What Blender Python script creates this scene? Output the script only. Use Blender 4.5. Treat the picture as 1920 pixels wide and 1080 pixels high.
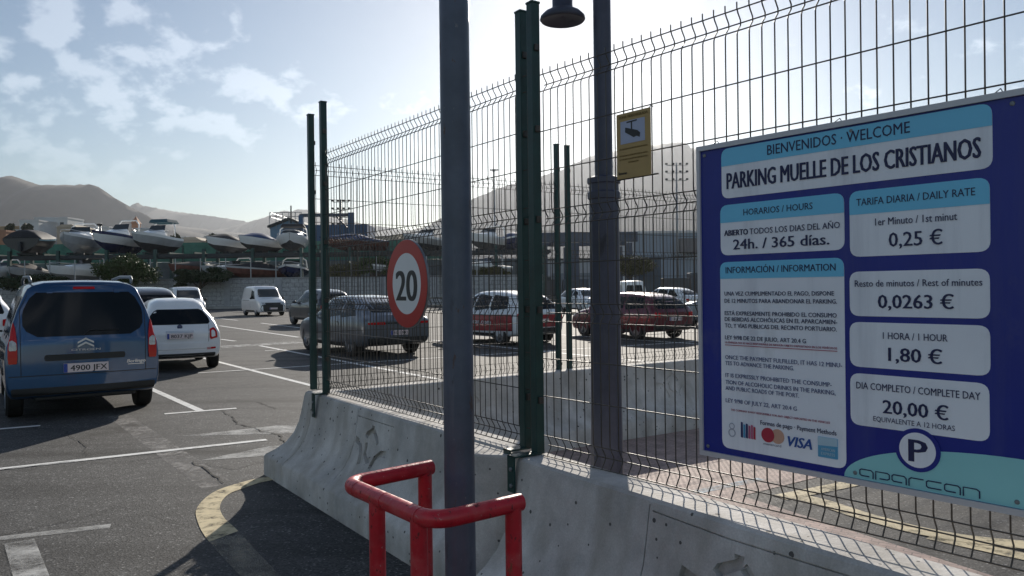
import bpy, bmesh, math, random
import numpy as np
from mathutils import Vector, Matrix
from mathutils.bvhtree import BVHTree

rnd = random.Random(7)
R = math.radians
scene = bpy.context.scene
for o in list(bpy.data.objects):
    bpy.data.objects.remove(o)
COL = scene.collection

# ------------------------------------------------------------------ camera
EYE = 1.65
cam_d = bpy.data.cameras.new('camera')
cam_d.sensor_width = 36.0
cam_d.lens = 36.0 * 1442.0 / 1920.0
cam_d.clip_start = 0.05
cam_d.clip_end = 30000.0
cam = bpy.data.objects.new('camera', cam_d)
COL.objects.link(cam)
cam.location = (0, 0, EYE)
cam.rotation_euler = (math.pi / 2, 0.012, 0)
scene.camera = cam

# ------------------------------------------------------------------ sky, sun, exposure
SUN_DIR = Vector((0.1155, 1.0, 0.380)).normalized()
SUN_EL = math.asin(SUN_DIR.z)
SUN_AZ = math.atan2(SUN_DIR.x, SUN_DIR.y)
world = bpy.data.worlds.new('World')
scene.world = world
world.use_nodes = True
nt = world.node_tree
nt.nodes.clear()
def N(tree, kind, **kw):
    n = tree.nodes.new(kind)
    for k, v in kw.items():
        if k.startswith('i_'):
            n.inputs[k[2:].replace('_', ' ')].default_value = v
        else:
            setattr(n, k, v)
    return n
def L(tree, a, b):
    tree.links.new(a, b)
out = N(nt, 'ShaderNodeOutputWorld')
bg = N(nt, 'ShaderNodeBackground')
bg.inputs['Strength'].default_value = 0.05
sky = N(nt, 'ShaderNodeTexSky', sky_type='NISHITA')
sky.sun_disc = False
sky.sun_elevation = SUN_EL
sky.sun_rotation = SUN_AZ
sky.altitude = 0
sky.air_density = 0.95
sky.dust_density = 0.22
sky.ozone_density = 1.0
# thin broken clouds on a flat layer high above the place
geo = N(nt, 'ShaderNodeTexCoord')
sep = N(nt, 'ShaderNodeSeparateXYZ')
L(nt, geo.outputs['Generated'], sep.inputs[0])
zmax = N(nt, 'ShaderNodeMath', operation='MAXIMUM')
L(nt, sep.outputs['Z'], zmax.inputs[0]); zmax.inputs[1].default_value = 0.02
zadd = N(nt, 'ShaderNodeMath', operation='ADD')
L(nt, zmax.outputs[0], zadd.inputs[0]); zadd.inputs[1].default_value = 0.55
dx = N(nt, 'ShaderNodeMath', operation='DIVIDE')
L(nt, sep.outputs['X'], dx.inputs[0]); L(nt, zadd.outputs[0], dx.inputs[1])
dy = N(nt, 'ShaderNodeMath', operation='DIVIDE')
L(nt, sep.outputs['Y'], dy.inputs[0]); L(nt, zadd.outputs[0], dy.inputs[1])
cmb = N(nt, 'ShaderNodeCombineXYZ')
L(nt, dx.outputs[0], cmb.inputs[0]); L(nt, dy.outputs[0], cmb.inputs[1])
CLOUD_OFF = (7.83, 7.17, 0.0)
cmap = N(nt, 'ShaderNodeMapping')
cmap.inputs['Location'].default_value = CLOUD_OFF
L(nt, cmb.outputs[0], cmap.inputs['Vector'])
n1 = N(nt, 'ShaderNodeTexNoise'); n1.inputs['Scale'].default_value = 14.0
n1.inputs['Detail'].default_value = 8; n1.inputs['Roughness'].default_value = 0.52
n1.inputs['Distortion'].default_value = 0.1
L(nt, cmap.outputs[0], n1.inputs['Vector'])
n2 = N(nt, 'ShaderNodeTexNoise'); n2.inputs['Scale'].default_value = 2.6
n2.inputs['Detail'].default_value = 2
L(nt, cmap.outputs[0], n2.inputs['Vector'])
m2 = N(nt, 'ShaderNodeMapRange'); m2.inputs['From Min'].default_value = 0.42
m2.inputs['From Max'].default_value = 0.58; m2.inputs['To Min'].default_value = -0.15; m2.inputs['To Max'].default_value = 0.045
L(nt, n2.outputs['Fac'], m2.inputs['Value'])
cadd = N(nt, 'ShaderNodeMath', operation='ADD')
L(nt, n1.outputs['Fac'], cadd.inputs[0]); L(nt, m2.outputs[0], cadd.inputs[1])
m1 = N(nt, 'ShaderNodeMapRange'); m1.interpolation_type = 'SMOOTHSTEP'
m1.inputs['From Min'].default_value = 0.505; m1.inputs['From Max'].default_value = 0.64
m1.inputs['To Max'].default_value = 0.68
L(nt, cadd.outputs[0], m1.inputs['Value'])
fade = N(nt, 'ShaderNodeMapRange'); fade.inputs['From Min'].default_value = 0.10; fade.inputs['From Max'].default_value = 0.22
L(nt, sep.outputs['Z'], fade.inputs['Value'])
cm = N(nt, 'ShaderNodeMath', operation='MULTIPLY')
L(nt, m1.outputs[0], cm.inputs[0]); L(nt, fade.outputs[0], cm.inputs[1])
cmix = N(nt, 'ShaderNodeMix', data_type='RGBA', blend_type='MIX')
L(nt, cm.outputs[0], cmix.inputs['Factor'])
L(nt, sky.outputs[0], cmix.inputs['A'])
cscr = N(nt, 'ShaderNodeMix', data_type='RGBA', blend_type='ADD')
cscr.inputs['Factor'].default_value = 1.0
L(nt, sky.outputs[0], cscr.inputs['A'])
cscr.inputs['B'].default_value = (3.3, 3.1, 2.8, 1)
# clouds brighten away from the sun, boosted out of view to lift the shade
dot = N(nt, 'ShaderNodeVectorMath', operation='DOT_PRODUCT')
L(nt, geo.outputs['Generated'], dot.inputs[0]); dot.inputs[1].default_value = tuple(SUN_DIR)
cloud_boost = N(nt, 'ShaderNodeMapRange')
cloud_boost.inputs['From Min'].default_value = -1.0; cloud_boost.inputs['From Max'].default_value = 0.8
cloud_boost.inputs['To Min'].default_value = 3.8; cloud_boost.inputs['To Max'].default_value = 1.0
L(nt, dot.outputs['Value'], cloud_boost.inputs['Value'])
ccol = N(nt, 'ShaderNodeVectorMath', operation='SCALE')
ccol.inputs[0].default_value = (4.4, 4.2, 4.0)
L(nt, cloud_boost.outputs[0], ccol.inputs['Scale'])
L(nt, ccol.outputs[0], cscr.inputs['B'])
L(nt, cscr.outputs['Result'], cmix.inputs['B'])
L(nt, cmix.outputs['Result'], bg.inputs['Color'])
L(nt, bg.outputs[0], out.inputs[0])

sun_d = bpy.data.lights.new('sun', 'SUN')
sun_d.energy = 3.5
sun_d.angle = R(0.53)
sun_d.color = (1.0, 0.92, 0.81)
sun = bpy.data.objects.new('sun', sun_d)
COL.objects.link(sun)
sun.rotation_euler = (-SUN_DIR).to_track_quat('-Z', 'Y').to_euler()
sun.location = SUN_DIR * 200

scene.view_settings.view_transform = 'Standard'
scene.view_settings.look = 'None'
scene.view_settings.exposure = 0.9
scene.view_settings.gamma = 1.0
scene.view_settings.use_curve_mapping = False
scene.render.engine = 'CYCLES'
scene.cycles.max_bounces = 6
scene.cycles.diffuse_bounces = 3
scene.cycles.glossy_bounces = 3
scene.cycles.transparent_max_bounces = 12
scene.cycles.volume_bounces = 0
scene.cycles.use_denoising = True
scene.cycles.caustics_reflective = False
scene.cycles.caustics_refractive = False
scene.cycles.sample_clamp_indirect = 6.0

# ------------------------------------------------------------------ materials
MATS = {}
def mat(name, col, rough=0.6, metal=0.0, var=0.0, vscale=4.0, bump=0.0, bscale=60.0, coat=0.0,
        col2=None, spec=0.5, alpha_noise=None, detail=5, speck=0.0, spscale=250.0, wear=()):
    if name in MATS:
        return MATS[name]
    m = bpy.data.materials.new(name)
    m.use_nodes = True
    t = m.node_tree
    b = t.nodes['Principled BSDF']
    b.inputs['Roughness'].default_value = rough
    b.inputs['Metallic'].default_value = metal
    b.inputs['Specular IOR Level'].default_value = spec
    b.inputs['Coat Weight'].default_value = coat
    b.inputs['Coat Roughness'].default_value = 0.05
    c = (col[0], col[1], col[2], 1)
    b.inputs['Base Color'].default_value = c
    tc = N(t, 'ShaderNodeTexCoord')
    if var > 0 or col2:
        n = N(t, 'ShaderNodeTexNoise')
        n.inputs['Scale'].default_value = vscale
        n.inputs['Detail'].default_value = detail
        n.inputs['Roughness'].default_value = 0.62
        L(t, tc.outputs['Object'], n.inputs['Vector'])
        r = N(t, 'ShaderNodeMapRange')
        r.inputs['From Min'].default_value = 0.32
        r.inputs['From Max'].default_value = 0.68
        L(t, n.outputs['Fac'], r.inputs['Value'])
        mx = N(t, 'ShaderNodeMix', data_type='RGBA')
        L(t, r.outputs[0], mx.inputs['Factor'])
        if col2:
            a, bb = c, (col2[0], col2[1], col2[2], 1)
        else:
            a = tuple(v * (1 - var) for v in col) + (1,)
            bb = tuple(min(1, v * (1 + var)) for v in col) + (1,)
        mx.inputs['A'].default_value = a
        mx.inputs['B'].default_value = bb
        last = mx.outputs['Result']
        if speck > 0:
            n3 = N(t, 'ShaderNodeTexNoise')
            n3.inputs['Scale'].default_value = spscale
            n3.inputs['Detail'].default_value = 2
            L(t, tc.outputs['Object'], n3.inputs['Vector'])
            r3 = N(t, 'ShaderNodeMapRange')
            r3.inputs['From Min'].default_value = 0.30
            r3.inputs['From Max'].default_value = 0.70
            r3.inputs['To Min'].default_value = 1 - speck
            r3.inputs['To Max'].default_value = 1 + speck
            L(t, n3.outputs['Fac'], r3.inputs['Value'])
            mm = N(t, 'ShaderNodeMix', data_type='RGBA', blend_type='MULTIPLY')
            mm.inputs['Factor'].default_value = 1
            L(t, last, mm.inputs['A'])
            cc = N(t, 'ShaderNodeCombineColor')
            for k in range(3):
                L(t, r3.outputs[0], cc.inputs[k])
            L(t, cc.outputs[0], mm.inputs['B'])
            last = mm.outputs['Result']
        L(t, last, b.inputs['Base Color'])
    for wcol, wsc, lo, hi, amax in wear:
        mp = N(t, 'ShaderNodeMapping'); mp.inputs['Scale'].default_value = wsc
        mp.inputs['Location'].default_value = (1.7 * len(t.nodes), 0.3, 0.9)
        L(t, tc.outputs['Object'], mp.inputs['Vector'])
        nw = N(t, 'ShaderNodeTexNoise'); nw.inputs['Scale'].default_value = 1.0
        nw.inputs['Detail'].default_value = 7; nw.inputs['Roughness'].default_value = 0.65
        L(t, mp.outputs[0], nw.inputs['Vector'])
        rw = N(t, 'ShaderNodeMapRange'); rw.inputs['From Min'].default_value = lo; rw.inputs['From Max'].default_value = hi
        rw.inputs['To Max'].default_value = amax
        L(t, nw.outputs['Fac'], rw.inputs['Value'])
        mw = N(t, 'ShaderNodeMix', data_type='RGBA')
        L(t, rw.outputs[0], mw.inputs['Factor'])
        bc = b.inputs['Base Color']
        if bc.links: L(t, bc.links[0].from_socket, mw.inputs['A'])
        else: mw.inputs['A'].default_value = bc.default_value
        mw.inputs['B'].default_value = (*wcol, 1)
        L(t, mw.outputs['Result'], bc)
        rr = N(t, 'ShaderNodeMath', operation='MULTIPLY_ADD')
        L(t, rw.outputs[0], rr.inputs[0]); rr.inputs[1].default_value = 0.35
        prev = b.inputs['Roughness']
        if prev.links: L(t, prev.links[0].from_socket, rr.inputs[2])
        else: rr.inputs[2].default_value = prev.default_value
        L(t, rr.outputs[0], prev)
    if bump > 0:
        nb = N(t, 'ShaderNodeTexNoise')
        nb.inputs['Scale'].default_value = bscale
        nb.inputs['Detail'].default_value = 4
        L(t, tc.outputs['Object'], nb.inputs['Vector'])
        bp = N(t, 'ShaderNodeBump')
        bp.inputs['Strength'].default_value = bump
        bp.inputs['Distance'].default_value = 0.01
        L(t, nb.outputs['Fac'], bp.inputs['Height'])
        L(t, bp.outputs[0], b.inputs['Normal'])
    if alpha_noise:
        sc, lo, hi, amax = alpha_noise
        na = N(t, 'ShaderNodeTexNoise')
        na.inputs['Scale'].default_value = sc
        na.inputs['Detail'].default_value = 9
        na.inputs['Roughness'].default_value = 0.75
        L(t, tc.outputs['Object'], na.inputs['Vector'])
        ra = N(t, 'ShaderNodeMapRange')
        ra.inputs['From Min'].default_value = lo
        ra.inputs['From Max'].default_value = hi
        ra.inputs['To Max'].default_value = amax
        L(t, na.outputs['Fac'], ra.inputs['Value'])
        L(t, ra.outputs[0], b.inputs['Alpha'])
    MATS[name] = m
    return m

def asphalt_material():
    m = bpy.data.materials.new('asphalt')
    m.use_nodes = True
    t = m.node_tree
    b = t.nodes['Principled BSDF']
    tc = N(t, 'ShaderNodeTexCoord')
    big = N(t, 'ShaderNodeTexNoise'); big.inputs['Scale'].default_value = 0.35; big.inputs['Detail'].default_value = 6
    L(t, tc.outputs['Object'], big.inputs['Vector'])
    mid = N(t, 'ShaderNodeTexNoise'); mid.inputs['Scale'].default_value = 4.5; mid.inputs['Detail'].default_value = 6
    mid.inputs['Roughness'].default_value = 0.7
    L(t, tc.outputs['Object'], mid.inputs['Vector'])
    ramp = N(t, 'ShaderNodeMapRange'); ramp.inputs['From Min'].default_value = 0.3; ramp.inputs['From Max'].default_value = 0.7
    L(t, big.outputs['Fac'], ramp.inputs['Value'])
    mix = N(t, 'ShaderNodeMix', data_type='RGBA')
    mix.inputs['A'].default_value = (0.046, 0.0455, 0.045, 1)
    mix.inputs['B'].default_value = (0.073, 0.072, 0.070, 1)
    L(t, ramp.outputs[0], mix.inputs['Factor'])
    r2 = N(t, 'ShaderNodeMapRange'); r2.inputs['From Min'].default_value = 0.3; r2.inputs['From Max'].default_value = 0.7
    r2.inputs['To Min'].default_value = 0.78; r2.inputs['To Max'].default_value = 1.25
    L(t, mid.outputs['Fac'], r2.inputs['Value'])
    vor = N(t, 'ShaderNodeTexVoronoi'); vor.inputs['Scale'].default_value = 85
    L(t, tc.outputs['Object'], vor.inputs['Vector'])
    sepc = N(t, 'ShaderNodeSeparateColor')
    L(t, vor.outputs['Color'], sepc.inputs[0])
    r3 = N(t, 'ShaderNodeMapRange'); r3.inputs['From Min'].default_value = 0.0; r3.inputs['From Max'].default_value = 1.0
    r3.inputs['To Min'].default_value = 0.55; r3.inputs['To Max'].default_value = 1.5
    L(t, sepc.outputs[0], r3.inputs['Value'])
    # a few pale stones
    r4 = N(t, 'ShaderNodeMapRange'); r4.inputs['From Min'].default_value = 0.955; r4.inputs['From Max'].default_value = 0.97
    r4.inputs['To Min'].default_value = 0.0; r4.inputs['To Max'].default_value = 2.2
    L(t, sepc.outputs[1], r4.inputs['Value'])
    ad = N(t, 'ShaderNodeMath', operation='ADD'); L(t, r3.outputs[0], ad.inputs[0]); L(t, r4.outputs[0], ad.inputs[1])
    mul = N(t, 'ShaderNodeMath', operation='MULTIPLY'); L(t, ad.outputs[0], mul.inputs[0]); L(t, r2.outputs[0], mul.inputs[1])
    cc = N(t, 'ShaderNodeCombineColor')
    for k in range(3):
        L(t, mul.outputs[0], cc.inputs[k])
    fin = N(t, 'ShaderNodeMix', data_type='RGBA', blend_type='MULTIPLY'); fin.inputs['Factor'].default_value = 1
    L(t, mix.outputs['Result'], fin.inputs['A']); L(t, cc.outputs[0], fin.inputs['B'])
    # old hairline cracking
    wv = N(t, 'ShaderNodeTexNoise'); wv.inputs['Scale'].default_value = 1.3; wv.inputs['Detail'].default_value = 5
    L(t, tc.outputs['Object'], wv.inputs['Vector'])
    vm = N(t, 'ShaderNodeVectorMath', operation='MULTIPLY_ADD')
    L(t, wv.outputs['Color'], vm.inputs[0]); vm.inputs[1].default_value = (0.9, 0.9, 0.0)
    L(t, tc.outputs['Object'], vm.inputs[2])
    ve = N(t, 'ShaderNodeTexVoronoi', feature='DISTANCE_TO_EDGE'); ve.inputs['Scale'].default_value = 0.42
    L(t, vm.outputs[0], ve.inputs['Vector'])
    rc = N(t, 'ShaderNodeMapRange'); rc.inputs['From Min'].default_value = 0.0; rc.inputs['From Max'].default_value = 0.0035
    rc.inputs['To Min'].default_value = 0.35; rc.inputs['To Max'].default_value = 1.0
    L(t, ve.outputs['Distance'], rc.inputs['Value'])
    c2 = N(t, 'ShaderNodeCombineColor')
    for k in range(3):
        L(t, rc.outputs[0], c2.inputs[k])
    f2 = N(t, 'ShaderNodeMix', data_type='RGBA', blend_type='MULTIPLY'); f2.inputs['Factor'].default_value = 0.8
    L(t, fin.outputs['Result'], f2.inputs['A']); L(t, c2.outputs[0], f2.inputs['B'])
    L(t, f2.outputs['Result'], b.inputs['Base Color'])
    b.inputs['Roughness'].default_value = 0.8
    st = N(t, 'ShaderNodeMapping'); st.inputs['Rotation'].default_value = (0, 0, R(-54)); st.inputs['Scale'].default_value = (0.16, 1.5, 1)
    L(t, tc.outputs['Object'], st.inputs['Vector'])
    ns = N(t, 'ShaderNodeTexNoise'); ns.inputs['Scale'].default_value = 1.0; ns.inputs['Detail'].default_value = 5
    L(t, st.outputs[0], ns.inputs['Vector'])
    rs = N(t, 'ShaderNodeMapRange'); rs.inputs['From Min'].default_value = 0.50; rs.inputs['From Max'].default_value = 0.72
    rs.inputs['To Min'].default_value = 1.12; rs.inputs['To Max'].default_value = 0.42
    L(t, ns.outputs['Fac'], rs.inputs['Value'])
    no = N(t, 'ShaderNodeTexNoise'); no.inputs['Scale'].default_value = 0.9; no.inputs['Detail'].default_value = 6; no.inputs['Roughness'].default_value = 0.6
    L(t, tc.outputs['Object'], no.inputs['Vector'])
    ro = N(t, 'ShaderNodeMapRange'); ro.inputs['From Min'].default_value = 0.60; ro.inputs['From Max'].default_value = 0.70
    ro.inputs['To Min'].default_value = 1.0; ro.inputs['To Max'].default_value = 0.45
    L(t, no.outputs['Fac'], ro.inputs['Value'])
    pm_ = N(t, 'ShaderNodeMath', operation='MULTIPLY'); L(t, rs.outputs[0], pm_.inputs[0]); L(t, ro.outputs[0], pm_.inputs[1])
    c3 = N(t, 'ShaderNodeCombineColor')
    for k in range(3):
        L(t, pm_.outputs[0], c3.inputs[k])
    f3 = N(t, 'ShaderNodeMix', data_type='RGBA', blend_type='MULTIPLY'); f3.inputs['Factor'].default_value = 1
    L(t, f2.outputs['Result'], f3.inputs['A']); L(t, c3.outputs[0], f3.inputs['B'])
    L(t, f3.outputs['Result'], b.inputs['Base Color'])
    b.inputs['Specular IOR Level'].default_value = 0.28
    bp = N(t, 'ShaderNodeBump'); bp.inputs['Strength'].default_value = 0.55; bp.inputs['Distance'].default_value = 0.004
    L(t, vor.outputs['Distance'], bp.inputs['Height'])
    L(t, bp.outputs[0], b.inputs['Normal'])
    return m

def concrete_material():
    m = mat('concrete', (0.52, 0.50, 0.475), rough=0.85, var=0.28, vscale=3.0, bump=0.25, bscale=45, speck=0.10, spscale=140)
    t = m.node_tree
    b = t.nodes['Principled BSDF']
    tc = [n for n in t.nodes if n.type == 'TEX_COORD'][0]
    # little air-bubble pits: scattered dark holes of uneven size
    v = N(t, 'ShaderNodeTexVoronoi'); v.inputs['Scale'].default_value = 24
    L(t, tc.outputs['Object'], v.inputs['Vector'])
    sp = N(t, 'ShaderNodeSeparateColor'); L(t, v.outputs['Color'], sp.inputs[0])
    th = N(t, 'ShaderNodeMapRange'); th.inputs['From Min'].default_value = 0.70; th.inputs['From Max'].default_value = 1.0
    th.inputs['To Min'].default_value = 0.0; th.inputs['To Max'].default_value = 0.27
    L(t, sp.outputs[0], th.inputs['Value'])
    lt = N(t, 'ShaderNodeMath', operation='LESS_THAN'); L(t, v.outputs['Distance'], lt.inputs[0]); L(t, th.outputs[0], lt.inputs[1])
    base = b.inputs['Base Color'].links[0].from_socket
    # long vertical rain streaks
    mp = N(t, 'ShaderNodeMapping'); mp.inputs['Scale'].default_value = (5.0, 5.0, 0.35)
    L(t, tc.outputs['Object'], mp.inputs['Vector'])
    ns = N(t, 'ShaderNodeTexNoise'); ns.inputs['Scale'].default_value = 1.6; ns.inputs['Detail'].default_value = 5
    L(t, mp.outputs[0], ns.inputs['Vector'])
    rs = N(t, 'ShaderNodeMapRange'); rs.inputs['From Min'].default_value = 0.42; rs.inputs['From Max'].default_value = 0.70
    rs.inputs['To Max'].default_value = 0.42
    L(t, ns.outputs['Fac'], rs.inputs['Value'])
    mxs = N(t, 'ShaderNodeMix', data_type='RGBA'); L(t, rs.outputs[0], mxs.inputs['Factor'])
    L(t, base, mxs.inputs['A']); mxs.inputs['B'].default_value = (0.27, 0.235, 0.18, 1)
    mxp = N(t, 'ShaderNodeMix', data_type='RGBA'); L(t, lt.outputs[0], mxp.inputs['Factor'])
    L(t, mxs.outputs['Result'], mxp.inputs['A']); mxp.inputs['B'].default_value = (0.10, 0.095, 0.09, 1)
    L(t, mxp.outputs['Result'], b.inputs['Base Color'])
    return m

def brick_surface(name, c1, c2, mortar, scale, bw=0.5, bh=0.25, rough=0.8, rot=(0, 0, 0), bump=0.5, msize=0.02):
    m = bpy.data.materials.new(name)
    m.use_nodes = True
    t = m.node_tree
    b = t.nodes['Principled BSDF']
    tc = N(t, 'ShaderNodeTexCoord')
    mp = N(t, 'ShaderNodeMapping'); mp.inputs['Rotation'].default_value = rot
    L(t, tc.outputs['Object'], mp.inputs['Vector'])
    br = N(t, 'ShaderNodeTexBrick')
    br.inputs['Color1'].default_value = (*c1, 1); br.inputs['Color2'].default_value = (*c2, 1)
    br.inputs['Mortar'].default_value = (*mortar, 1)
    br.inputs['Scale'].default_value = scale
    br.inputs['Brick Width'].default_value = bw; br.inputs['Row Height'].default_value = bh
    br.inputs['Mortar Size'].default_value = msize
    L(t, mp.outputs[0], br.inputs['Vector'])
    n = N(t, 'ShaderNodeTexNoise'); n.inputs['Scale'].default_value = 6; n.inputs['Detail'].default_value = 8
    n.inputs['Roughness'].default_value = 0.7
    L(t, tc.outputs['Object'], n.inputs['Vector'])
    r = N(t, 'ShaderNodeMapRange'); r.inputs['From Min'].default_value = 0.3; r.inputs['From Max'].default_value = 0.7
    r.inputs['To Min'].default_value = 0.65; r.inputs['To Max'].default_value = 1.35
    L(t, n.outputs['Fac'], r.inputs['Value'])
    cc = N(t, 'ShaderNodeCombineColor')
    for k in range(3):
        L(t, r.outputs[0], cc.inputs[k])
    mx = N(t, 'ShaderNodeMix', data_type='RGBA', blend_type='MULTIPLY'); mx.inputs['Factor'].default_value = 1
    L(t, br.outputs['Color'], mx.inputs['A']); L(t, cc.outputs[0], mx.inputs['B'])
    L(t, mx.outputs['Result'], b.inputs['Base Color'])
    b.inputs['Roughness'].default_value = rough
    bp = N(t, 'ShaderNodeBump'); bp.inputs['Strength'].default_value = bump; bp.inputs['Distance'].default_value = 0.004
    bp.invert = True
    L(t, br.outputs['Fac'], bp.inputs['Height'])
    L(t, bp.outputs[0], b.inputs['Normal'])
    return m

M_ASPH = asphalt_material()
M_CONC = concrete_material()
M_PAVER = brick_surface('red_pavers', (0.42, 0.30, 0.26), (0.34, 0.25, 0.22), (0.24, 0.19, 0.17), 5.0, rot=(0, 0, 0.6))
M_BLOCK = brick_surface('block_wall', (0.40, 0.41, 0.42), (0.34, 0.35, 0.36), (0.24, 0.24, 0.25), 1.0, bw=0.8, bh=0.4, rot=(R(90), 0, 0), msize=0.03)
M_WHITE_LINE = mat('worn_white_paint', (0.74, 0.74, 0.72), rough=0.75, var=0.12, vscale=9, alpha_noise=(9, 0.30, 0.43, 0.97), bump=0.3, bscale=160)
M_WHITE_FAINT = mat('faded_white_paint', (0.62, 0.62, 0.60), rough=0.8, var=0.15, vscale=7, alpha_noise=(3.2, 0.36, 0.66, 0.80), bump=0.3, bscale=160)
M_SCAR = mat('ground_down_strip', (0.24, 0.23, 0.22), rough=0.85, var=0.35, vscale=14, alpha_noise=(3.5, 0.34, 0.62, 0.85), bump=0.5, bscale=120)
M_YELLOW_LINE = mat('worn_yellow_paint', (0.62, 0.52, 0.32), rough=0.75, var=0.2, vscale=8, alpha_noise=(8, 0.30, 0.50, 0.92), bump=0.35, bscale=150)
M_YELLOW_SHADED = mat('shaded_worn_yellow_paint', (0.40, 0.36, 0.28), rough=0.8, var=0.15, vscale=8, alpha_noise=(6, 0.36, 0.66, 0.7), bump=0.35, bscale=150)  # worn yellow paint with barrier shade put into its greyer, thinner colour
M_BLUE_LINE = mat('pale_blue_paint', (0.45, 0.58, 0.66), rough=0.8, alpha_noise=(6, 0.36, 0.62, 0.8))
M_CRACK = mat('crack_dark', (0.012, 0.012, 0.012), rough=0.95)
M_WIRE = mat('fence_wire', (0.028, 0.030, 0.028), rough=0.42, metal=0.0, spec=0.5, var=0.3, vscale=30, col2=(0.055, 0.04, 0.03))
M_GREEN = mat('green_post_paint', (0.004, 0.036, 0.033), rough=0.42, var=0.25, vscale=10, bump=0.08, bscale=60,
    wear=[((0.045, 0.075, 0.068), (30, 30, 2.5), .58, .72, .5), ((0.09, 0.05, 0.03), (26, 26, 12), .69, .73, .7)])
M_POLE = mat('grey_pole_paint', (0.075, 0.09, 0.125), rough=0.42, var=0.22, vscale=6, bump=0.10, bscale=60,
    wear=[((0.16, 0.17, 0.19), (22, 22, 1.6), .58, .72, .45), ((0.035, 0.03, 0.03), (14, 14, 5), .62, .70, .6), ((0.10, 0.055, 0.03), (30, 30, 9), .63, .67, .7), ((0.22, 0.22, 0.22), (50, 50, 30), .66, .69, .6)])
M_LAMP = mat('lamp_post_paint', (0.05, 0.055, 0.085), rough=0.45, var=0.2, vscale=7,
    wear=[((0.12, 0.125, 0.14), (18, 18, 2.0), .58, .72, .45), ((0.03, 0.028, 0.028), (12, 12, 4), .62, .70, .6)])
M_RED_TUBE = mat('red_tube_paint', (0.48, 0.010, 0.022), rough=0.36, var=0.18, vscale=12, bump=0.12, bscale=70, coat=0.1,
    wear=[((0.52, 0.09, 0.09), (9, 9, 9), .50, .66, .65), ((0.07, 0.012, 0.012), (42, 42, 24), .60, .64, .85), ((0.17, 0.06, 0.03), (18, 18, 7), .62, .66, .85), ((0.38, 0.30, 0.28), (60, 60, 60), .66, .69, .7)])
M_GALV = mat('galvanised_steel', (0.22, 0.24, 0.26), rough=0.45, metal=0.6, var=0.2, vscale=20)
M_BOARD_BLUE = mat('sign_blue', (0.011, 0.024, 0.25), rough=0.38, var=0.10, vscale=2,
    wear=[((0.07, 0.08, 0.25), (9, 9, .8), .48, .72, .45), ((0.16, 0.16, 0.22), (3, 3, 2.2), .58, .74, .3)])
M_BOARD_WHITE = mat('sign_white', (0.88, 0.90, 0.96), rough=0.4, var=0.05, vscale=2,
    wear=[((0.48, 0.50, 0.56), (9, 9, .7), .50, .76, .5), ((0.50, 0.48, 0.45), (4, 4, 3), .58, .76, .4)])
M_BOARD_CYAN = mat('sign_light_blue', (0.18, 0.60, 0.86), rough=0.4, var=0.04, vscale=2)
M_BOARD_TEAL = mat('sign_teal', (0.30, 0.66, 0.68), rough=0.4, var=0.04, vscale=2)
M_BOARD_FRAME = mat('sign_frame', (0.55, 0.55, 0.58), rough=0.4, metal=0.2)
M_INK = mat('sign_ink', (0.014, 0.020, 0.085), rough=0.45)
M_INK_LIGHT = mat('sign_ink_pale', (0.10, 0.12, 0.25), rough=0.45)
M_INK_RED = mat('sign_ink_red', (0.42, 0.10, 0.16), rough=0.45)
M_SIGN_RED = mat('traffic_sign_red', (0.44, 0.014, 0.014), rough=0.32, var=0.06, vscale=3)
M_SIGN_WHITE = mat('traffic_sign_white', (0.74, 0.75, 0.76), rough=0.35, var=0.04, vscale=3)
M_SIGN_BLACK = mat('traffic_sign_black', (0.012, 0.013, 0.016), rough=0.4)
M_YSIGN = mat('yellow_sign', (0.42, 0.28, 0.10), rough=0.45, var=0.08, vscale=6)
M_YSIGN_PIC = mat('yellow_sign_picture', (0.40, 0.44, 0.58), rough=0.45)
M_TYRE = mat('tyre_rubber', (0.012, 0.012, 0.012), rough=0.75, var=0.2, vscale=12)
M_RIM = mat('alloy_rim', (0.32, 0.33, 0.35), rough=0.3, metal=0.85)
M_RIM_DARK = mat('rim_dark', (0.02, 0.02, 0.022), rough=0.5)  # near-black disc behind the spokes
M_GLASS = mat('car_glass', (0.006, 0.009, 0.012), rough=0.10, spec=0.2)
M_GLASS_CLEAR = mat('car_windscreen', (0.035, 0.042, 0.046), rough=0.05, spec=0.6)
M_PLASTIC = mat('black_plastic', (0.016, 0.017, 0.018), rough=0.55)
M_TAIL = mat('tail_lamp_red', (0.50, 0.003, 0.008), rough=0.25, coat=0.1, spec=0.3)
M_TAIL_OR = mat('tail_lamp_orange', (0.50, 0.016, 0.008), rough=0.25, coat=0.1, spec=0.3)
M_TAIL_CLEAR = mat('tail_lamp_clear', (0.45, 0.46, 0.47), rough=0.16, coat=0.6, var=0.35, vscale=22)
M_HEAD = mat('head_lamp', (0.45, 0.48, 0.50), rough=0.12, coat=0.6, var=0.3, vscale=10)
M_PLATE = mat('number_plate', (0.75, 0.63, 0.63), rough=0.4)
M_PLATE_BLUE = mat('number_plate_band', (0.02, 0.06, 0.32), rough=0.4)
M_CHROME = mat('chrome', (0.72, 0.73, 0.75), rough=0.22, metal=0.35)
def paint(name, col, metal=0.25, rough=0.32):
    return mat(name, col, rough=rough, metal=metal, coat=0.9, var=0.04, vscale=3)
P_BLUE = paint('blue_car_paint', (0.009, 0.060, 0.155), 0.45)
P_WHITE = paint('white_car_paint', (0.80, 0.81, 0.82), 0.0)
P_SILVER = paint('silver_car_paint', (0.27, 0.30, 0.34), 0.5)
P_GREY = paint('dark_grey_car_paint', (0.045, 0.048, 0.055), 0.4)
P_MAROON = paint('maroon_car_paint', (0.13, 0.010, 0.020), 0.35)
P_RED = paint('red_car_paint', (0.34, 0.012, 0.022), 0.1)

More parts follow.
